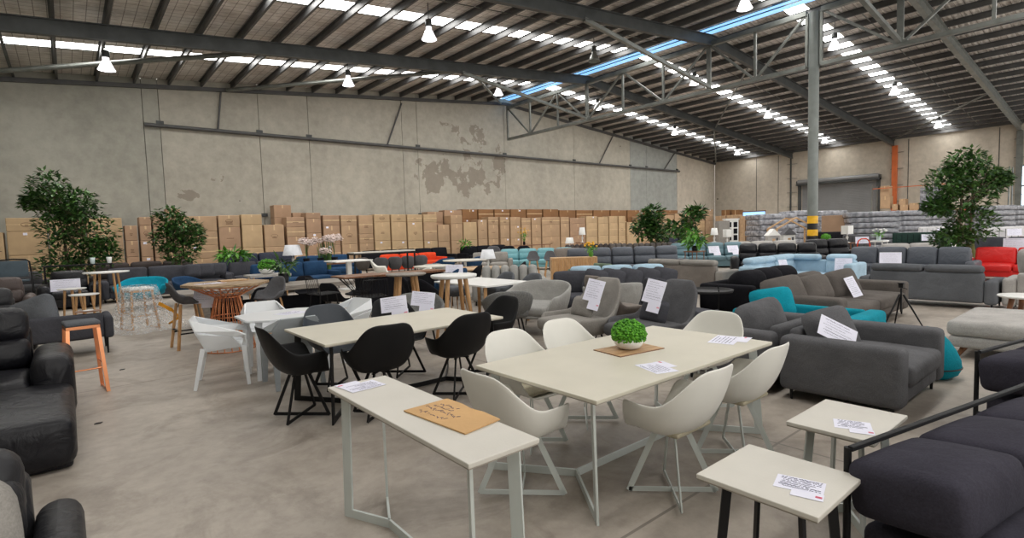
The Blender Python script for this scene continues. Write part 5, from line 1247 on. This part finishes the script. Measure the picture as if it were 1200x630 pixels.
# second row behind, only its top layers show
back = [(320, 341, 240), (342, 356, 249), (500, 519, 248), (520, 541, 246)] + [(541+19*k, 559+19*k, 245) for k in range(6)] + [(655+20*k, 674+20*k, 246) for k in range(7)]
for i, (a, b, t_) in enumerate(back):
    x0, z = PY(a, t_, 27.25); x1 = PY(b, t_, 27.25)[0]; n = 0
    zs = [z, z-.62, z-1.24, z-1.86]; zs = [q for q in zs if q > .3]+[0]
    for k in range(len(zs)-1):
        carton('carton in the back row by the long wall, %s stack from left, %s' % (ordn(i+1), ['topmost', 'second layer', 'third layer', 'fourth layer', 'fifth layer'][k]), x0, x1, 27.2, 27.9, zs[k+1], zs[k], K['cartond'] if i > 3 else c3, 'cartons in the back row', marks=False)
# cartons by the right wall
rc = [(838, 850, 253), (851, 865, 252), (866, 873, 253), (874, 886, 253)]
for i, (a, b, t_) in enumerate(rc):
    y1, z = PX(a, t_, 44.5); y0 = PX(b, t_, 44.5)[0]
    zs = [z, z-.75, z-1.5, 0]
    for k in range(3): carton('carton by the right wall, %s stack from the corner, %s' % (ordn(i+1), ['topmost', 'middle layer', 'lowest layer'][k]), 44.5, 45.3, y0, y1, zs[k+1], zs[k], c1, 'cartons by the right wall', face='x')
for i, (a, b, t_) in enumerate(((845, 855, 246), (857, 866, 246))):
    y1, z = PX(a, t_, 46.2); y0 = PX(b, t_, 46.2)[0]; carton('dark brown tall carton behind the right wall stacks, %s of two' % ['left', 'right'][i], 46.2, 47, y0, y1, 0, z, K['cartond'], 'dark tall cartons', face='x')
# cartons on the rack beside the orange column
for i, (a, b, t_, u) in enumerate(((1031, 1042, 218, 230), (1031, 1043, 230, 244), (1045, 1052, 239, 246), (1053, 1061, 233, 240), (1054, 1064, 240, 247), (1065, 1077, 238, 246))):
    y1, z = PX(a, t_, 47.5); y0, zb_ = PX(b, u, 47.5)
    carton('small carton on the high rack by the orange column, %s' % ['topmost at the left', 'lower at the left', 'low and flat', 'upper middle', 'lower middle', 'rightmost'][i], 47.5, 48.3, y0, y1, zb_, z, c1, 'cartons on the high rack', face='x')
# racking: orange beams on grey uprights, deck
t = thing('pallet_rack', 'tall pallet rack with orange beams along the right wall', 'rack', (48.2, 0, 0))
z1 = 4.15; zd = PX(1054, 247, 47.5)[1]
for ya, yb in ((13.8, 10.4), (9.9, 6.2)):
    M().bar((-.9, ya, z1), (-.9, yb, z1), .12, .05).build('orange_beam', K['orange'], t); M().bar((-.9, ya, zd-.1), (-.9, yb, zd-.1), .12, .05).build('orange_beam', K['orange'], t)
    M().box(-.9, .3, yb, ya, zd-.04, zd).build('deck', K['oakx'], t)
for y in (13.85, 10.15, 6.15):
    for x in (-.9, .3): M().bar((x, y, 0), (x, y, 5.0 if y < 13 else 4.4), .09, .07).build('upright', K['steell'], t)
y1, z = PX(1078, 220, 47.4); y0, zb_ = PX(1102, 240, 47.4)
o = M().rbox(((47.4+48.2)/2, (y0+y1)/2, (z+zd)/2), (.8, abs(y1-y0), z-zd), .05).build('wrapped_bundle', K['mattg']); tag(o, 'dark wrapped bundle on the high rack left of the right tree', 'bundle')

# stacks of wrapped mattresses
def mstack(idx, lab, x, y, rz, w, d, h, n, mt, grp='stacked mattresses'):
    z = .12; th = (h-.12)/n
    t = None
    p = M().box(-w/2, w/2, -d/2, d/2, 0, .12).build('pallet', K['oakx']); p.location = (x, y, 0); p.rotation_euler = (0, 0, rz); tag(p, 'wooden pallet under the %s' % lab, 'pallet', 'pallets under the mattresses')
    for k in range(n):
        a = cr_.uniform(-.03, .03)
        o = M().rbox((0, 0, th/2), (w+cr_.uniform(-.1, .1), d, th-.015), .06, by=(.02, .02, .01), n=3, k=2).build('mattress', mt); o.location = (x+cr_.uniform(-.05, .05), y+cr_.uniform(-.05, .05), z); o.rotation_euler = (0, 0, rz+a)
        tag(o, 'wrapped mattress, %s from the top of the %s' % (ordn(n-k), lab), 'mattress', grp); z += th
for i, (px, w, ty, lab) in enumerate(((896, 1.45, 251, 'stack left of the toy houses'), (914, 1.15, 250, 'stack behind the toy houses'), (934, 1.4, 247, 'stack just left of the column'), (965, 2.2, 247, 'stack just right of the column'))):
    zt_ = 1.68+(263.5-ty)*30/625; x, y = P(px, ty, zt_) if abs(zt_-EYE) > .05 else (0, 0)
    mstack(i, lab, x, y, FC, w, 1.8, zt_, 7, K['mattg'])
for i, (px, w, ty, lab) in enumerate(((1020, 1.95, 248, 'tall stack before the roller door'), (1056, 2.0, 247, 'tall stack left of the high rack'), (1089, 1.9, 247, 'tall stack behind the right tree'), (1160, 1.7, 241, 'tall stack right of the right tree'), (1186, 1.6, 241, 'tall stack at the right edge'))):
    zt_ = 1.68+(258-(ty))*(29 if px < 1100 else 25.5)/625; x, y = P(px, ty, zt_)
    mstack(i, lab, x, y, -1.1, w, 1.7, zt_, 8, K['mattg'])

# ================================================================== TREES
L_ = ray(78, 17.0)
tree('tall leafy ficus tree with several crowns at the far left', (L_[0], L_[1], 0),
     [(-.35, .25, 3.45, .55, .5, .62), (-.1, .0, 3.0, .75, .6, .6), (.35, -.3, 2.9, .55, .5, .55), (-.2, .1, 2.3, .6, .5, .6), (.55, -.45, 2.1, .75, .6, .7), (.2, -.1, 1.5, .9, .7, .75), (-.1, .1, .95, .8, .7, .45), (.85, -.6, 1.45, .45, .4, .45), (-.75, .6, 3.1, .35, .3, .3)],
     4200, .17, [([(0, 0, .2), (-.05, .03, 1.2), (-.12, .1, 2.2), (-.25, .2, 3.2)], .05), ([(.12, -.1, .2), (.3, -.25, 1.2), (.45, -.4, 2.4)], .045), ([(-.1, .1, .2), (-.1, .1, 1.5), (.1, -.1, 3.0)], .03)], 21, .28)
L_ = ray(203, 19.2)
tree('smaller leafy ficus tree in front of the cartons, second from the left', (L_[0], L_[1], 0), [(-.1, .0, 2.5, .5, .45, .45), (.25, -.2, 2.1, .55, .5, .5), (-.2, .2, 1.8, .5, .45, .5), (.1, -.1, 1.3, .6, .5, .5), (.6, -.4, 1.9, .3, .3, .5)], 1900, .17, [([(0, 0, .2), (0, .05, 1.2), (-.05, .05, 2.2)], .045), ([(.1, 0, .2), (.2, -.1, 1.6)], .03)], 22, .24)
L_ = ray(764, 25.8)
tree('fiddle leaf fig tree before the cartons near the corner, left one', (L_[0], L_[1], 0), [(0, 0, 2.3, .55, .5, .5), (-.35, .3, 1.7, .55, .5, .5), (.2, -.2, 1.3, .6, .5, .5), (.1, 0, 1.9, .6, .5, .5)], 1100, .26, [([(0, 0, .2), (0, .05, 1.2), (-.05, .05, 2.2)], .045)], 23, .24, narrow=.6)
L_ = ray(800, 23.5)
tree('fiddle leaf fig tree before the cartons near the corner, right one', (L_[0], L_[1], 0), [(.3, -.2, 2.1, .4, .4, .5), (-.3, .2, 1.6, .5, .4, .3), (.15, -.1, 1.4, .45, .4, .4), (.55, -.4, 2.3, .3, .3, .35)], 620, .26, [([(0, 0, .2), (0, .05, 1.2), (.25, -.15, 2.0)], .045)], 24, .22, narrow=.6)
L_ = ray(1130, 15.5)
tree('big leafy tree with mossy trunk behind the grey sofas at the right', (L_[0], L_[1], 0), [(.0, .0, 3.25, .55, .5, .45), (.35, -.3, 2.75, .75, .6, .55), (-.4, .35, 2.75, .6, .5, .5), (0, 0, 2.2, .95, .7, .6), (-.65, .5, 2.05, .4, .35, .25), (.15, -.15, 1.5, .75, .6, .5), (.8, -.6, 2.8, .35, .3, .3), (-.3, .25, 1.15, .5, .5, .3)], 4200, .16,
     [([(-.1, .1, .2), (-.12, .1, 1.2), (-.05, .05, 2.6)], .05), ([(.18, -.12, .2), (.15, -.1, 1.3), (.2, -.15, 2.6)], .06)], 25, .3)
o = M().lathe([(.19, .0), (.17, .3), (.14, .5), (.0, .52)], seg=14).build('mossy_trunk', K['mossb'], bpy.data.objects[[o.name for o in bpy.data.objects if o.get('label', '').startswith('big leafy tree with mossy')][0]]); o.location = (.12, -.08, .45)
sun_t = P(634, 278, 1.0)
stand('low dark shelf in front of the cartons carrying the flower vase', (sun_t[0]+1.5, sun_t[1]+1.5, 0) if False else (20.0, 22.6, 0), 3.0, .6, .95, K['walnut'])
vase_flowers('sunflowers in a tall dark vase before the cartons', (19.7, 22.6, .95), K['sun'], K['fblack'], .95, 7, .28)
plant('small green plant on the black sofa below the cartons', (17.0, 24.5, .85), .3, .3, 60, K['leafl'], .25, 13)
x, y = P(817, 284, 1.0); plant('bright green leafy plant before the column side sofas', (x+1, y-1.4, 1.0) if False else (18.7, 11.4, .75), .4, .6, 110, K['leafl'], .32, 14, ph=.2)
stand('plant table near the steel blue recliner', (18.7, 11.4, 0), .6, .6, .75, K['walnut'])

# ================================================================== SMALL THINGS NEAR THE COLUMN
def dep(px, d, z=0): q = ray(px, d); return (q[0], q[1], z)
stand('long white display table with toy houses, left of the column', dep(906, 26.3), 3.0, .9, .72, K['white'])
def toyhouse(label, loc, w, h, mt, roofm):
    t = thing('toy_house', label, 'toy house', loc, FC)
    M().prism([(-w/2, -w*.3), (w/2, -w*.3), (w/2, w*.3), (-w/2, w*.3)], 0, h*.6).build('walls', mt, t)
    m = M(); a = w/2+.05; b = w*.3+.05; m.put([(-a, -b, h*.56), (0, -b, h), (a, -b, h*.56), (-a, b, h*.56), (0, b, h), (a, b, h*.56)], [(0, 1, 2), (3, 5, 4), (0, 3, 4, 1), (1, 4, 5, 2), (0, 2, 5, 3)]); m.build('roof', roofm, t)
    M().box(-w*.12, w*.12, -w*.3-.01, -w*.3, 0, h*.36).build('door', K['oakx'], t); M().box(w*.2, w*.38, -w*.3-.01, -w*.3, h*.2, h*.42).build('window', K['fgrey'], t)
q = dep(905, 26.2, .7205); toyhouse('cream toy house on the display table, left one', q, .55, .75, K['flight'], K['white'])
q = dep(923, 26.2, .7205); toyhouse('white toy house with orange door on the display table, right one', q, .58, .78, K['white'], K['fgrey'])
t = thing('house_bed', 'natural wood house shaped bed frame left of the column', 'bed', dep(927, 28.3), FC); w = 1.0
for yy in (-.5, .5):
    m = M(); m.bar((-w, yy, 0), (-w, yy, 1.45), .07, .07); m.bar((w, yy, 0), (w, yy, 1.45), .07, .07); m.bar((-w, yy, 1.45), (0, yy, 2.0), .07, .07); m.bar((w, yy, 1.45), (0, yy, 2.0), .07, .07); m.bar((-w, yy, .4), (w, yy, .4), .12, .04); m.build('house_frame', K['oakx'], t)
[M().bar((xx, -.5, zz), (xx, .5, zz), .06, .06).build('cross_rail', K['oakx'], t) for xx, zz in ((-w, 1.42), (w, 1.42), (0, 1.97), (-w, .4), (w, .4))]; M().rbox((0, 0, .5), (1.9, .9, .18), .05).build('mattress', K['flight'], t)
t = thing('display_cabinet', 'tall white display cabinet with glazed doors before the right cartons', 'cabinet', dep(856.5, 29), FC)
M().box(-.33, .33, -.2, .2, 0, 2.0).build('body', K['white'], t, bevel=.01); M().box(-.37, .37, -.24, .24, 2.0, 2.07).build('cornice', K['white'], t)
for sx in (-1, 1):
    for z in (.9, 1.25, 1.6): M().box(sx*.16-.1, sx*.16+.1, -.215, -.2, z, z+.28).build('glass_pane', K['fblack'], t)
o = M().box(-.3, .3, -.25, .25, 0, 1.95).build('wardrobe', K['fbeige'], bevel=.01); o.location = dep(846.5, 28.5); o.rotation_euler = (0, 0, FC); tag(o, 'plain beige tall cupboard left of the white display cabinet', 'cabinet')
for k, (px, d_, lab, bx, z0, hh, r_) in enumerate(((837, 25, 'white shaded table lamp before the right cartons, left one', 0, .95, .65, .17), (852, 25, 'table lamp with wide white shade before the display cabinet', 1, .8, .72, .16),
        (682, 28, 'white shaded lamp above the brown ribbed sofas', 0, 1.05, .78, .18), (667, 28, 'small white lamp shade low beside the taller lamp', 0, .7, .62, .24), (993, 22.3, 'lamp with large white drum shade right of the column', 1, .84, .7, .22))):
    q = dep(px, d_, z0); stand('small dark table under the %s' % lab.split(' before')[0].split(' above')[0].split(' low')[0].split(' right')[0], (q[0], q[1], 0), .5, .5, z0, K['walnut'])
    table_lamp(lab, q, hh, r_, K['white'], box=bool(bx))
mossball('small green moss ball right of the column', dep(968, 21.4, .94), .16, False, n=160)
stand('black side table under the small moss ball', dep(968, 21.4), .34, .34, .94, K['black'])
t = M(); t.rbox((0, 0, .3), (1.5, .8, .6), .06); o = t.build('chest', K['fblack']); o.location = dep(969, 24.9, .0); o.rotation_euler = (0, 0, FC); o.scale = (1, 1, 2.1); tag(o, 'black quilted bench right of the column', 'bench')
# beds at the right
for k, (px, d_, w, h, mt, lab) in enumerate(((1007, 22.3, 1.0, 1.15, 'fgrey', 'dark grey bed headboard left of the green one'), (1084, 23.2, 2.2, 1.15, 'leafb', 'long dark green chesterfield headboard'), (1102, 25.3, 1.5, 1.35, 'quilt', 'white tufted mattress leaning behind the green headboard'), (1184, 22, 1.6, 1.3, 'quilt', 'white quilted bed at the right edge'), (1060, 21.0, 1.2, .8, 'fblack', 'black low bench before the beds'))):
    mt = K[mt] if mt != 'leafb' else leather('bottle green velvet', (.006, .03, .022), .7)
    q = dep(px, d_); t = thing('bed', lab, 'bed', q, FC-.25); M().rbox((0, .3, h/2), (w, .16, h), .05).build('headboard', mt, t); M().rbox((0, -.5, .3), (w-.1, 1.4, .3), .06).build('mattress', mt if k != 1 else K['fchar'], t)
    m = M()
    for i in range(int(w/.22)): m.box(-w/2+.22*i+.1, -w/2+.22*i+.112, .212, .222, .35, h-.08)
    m.build('tufting', K['fblack'] if k != 2 else K['fgrey'], t); legs4(t, w, 1.6, .2, K['walnut'], .03, .1)
    if k < 4: sheet('small white price sheet on the %s' % lab[:48].strip(), (q[0]-.12, q[1]-.15, h-.22), 0, .5, .28, rot=(R(85), 0, FC-.25), seed=60+k, stub=False)
# orange hand truck
t = thing('hand_truck', 'orange hand truck standing among the sofas at the right', 'trolley', dep(1013, 17.0), FC)
m = M(); m.tube([(-.2, 0, .15), (-.2, .02, .95), (-.17, .02, 1.08), (-.08, .02, 1.14), (.08, .02, 1.14), (.17, .02, 1.08), (.2, .02, .95), (.2, 0, .15)], .02, 8)
for z in (.35, .6, .85): m.tube([(-.2, .01, z), (.2, .01, z)], .014, 6)
m.build('frame', K['orangeb'] if 'orangeb' in K else K['forange'], t); M().box(-.22, .22, -.2, .02, .1, .12).build('toe_plate', K['forange'], t)
for sx in (-1, 1): M().tube([(sx*.2, .08, .12), (sx*.26, .08, .12)], .12, 16).build('wheel', K['blackp'], t)
vase_flowers('white flowers in a glass vase among the beds', dep(1030, 20.3, .95), K['white'], K['glass'], .45, 9, .22)
stand('white side table under the white flowers', dep(1030, 20.3), .7, .5, .95, K['white'])
carton('large brown carton right of the column', *[v for v in (dep(986, 27)[0]-.7, dep(986, 27)[0]+.7, dep(986, 27)[1]-.7, dep(986, 27)[1]+.7)], 0, 2.05, c3, None)
for k, (x, y, lab) in enumerate(((*P(143, 433), 'small dark scrap on the floor beside the copper stool'), (*P(115, 496), 'small black scrap on the floor beside the black recliner'))):
    o = M().prism([(-.03, -.015), (.02, -.02), (.035, .01), (-.01, .022)], 0, .008).build('floor_scrap', K['blk']); o.location = (x, y, 0); tag(o, lab, 'scrap')
"""end"""
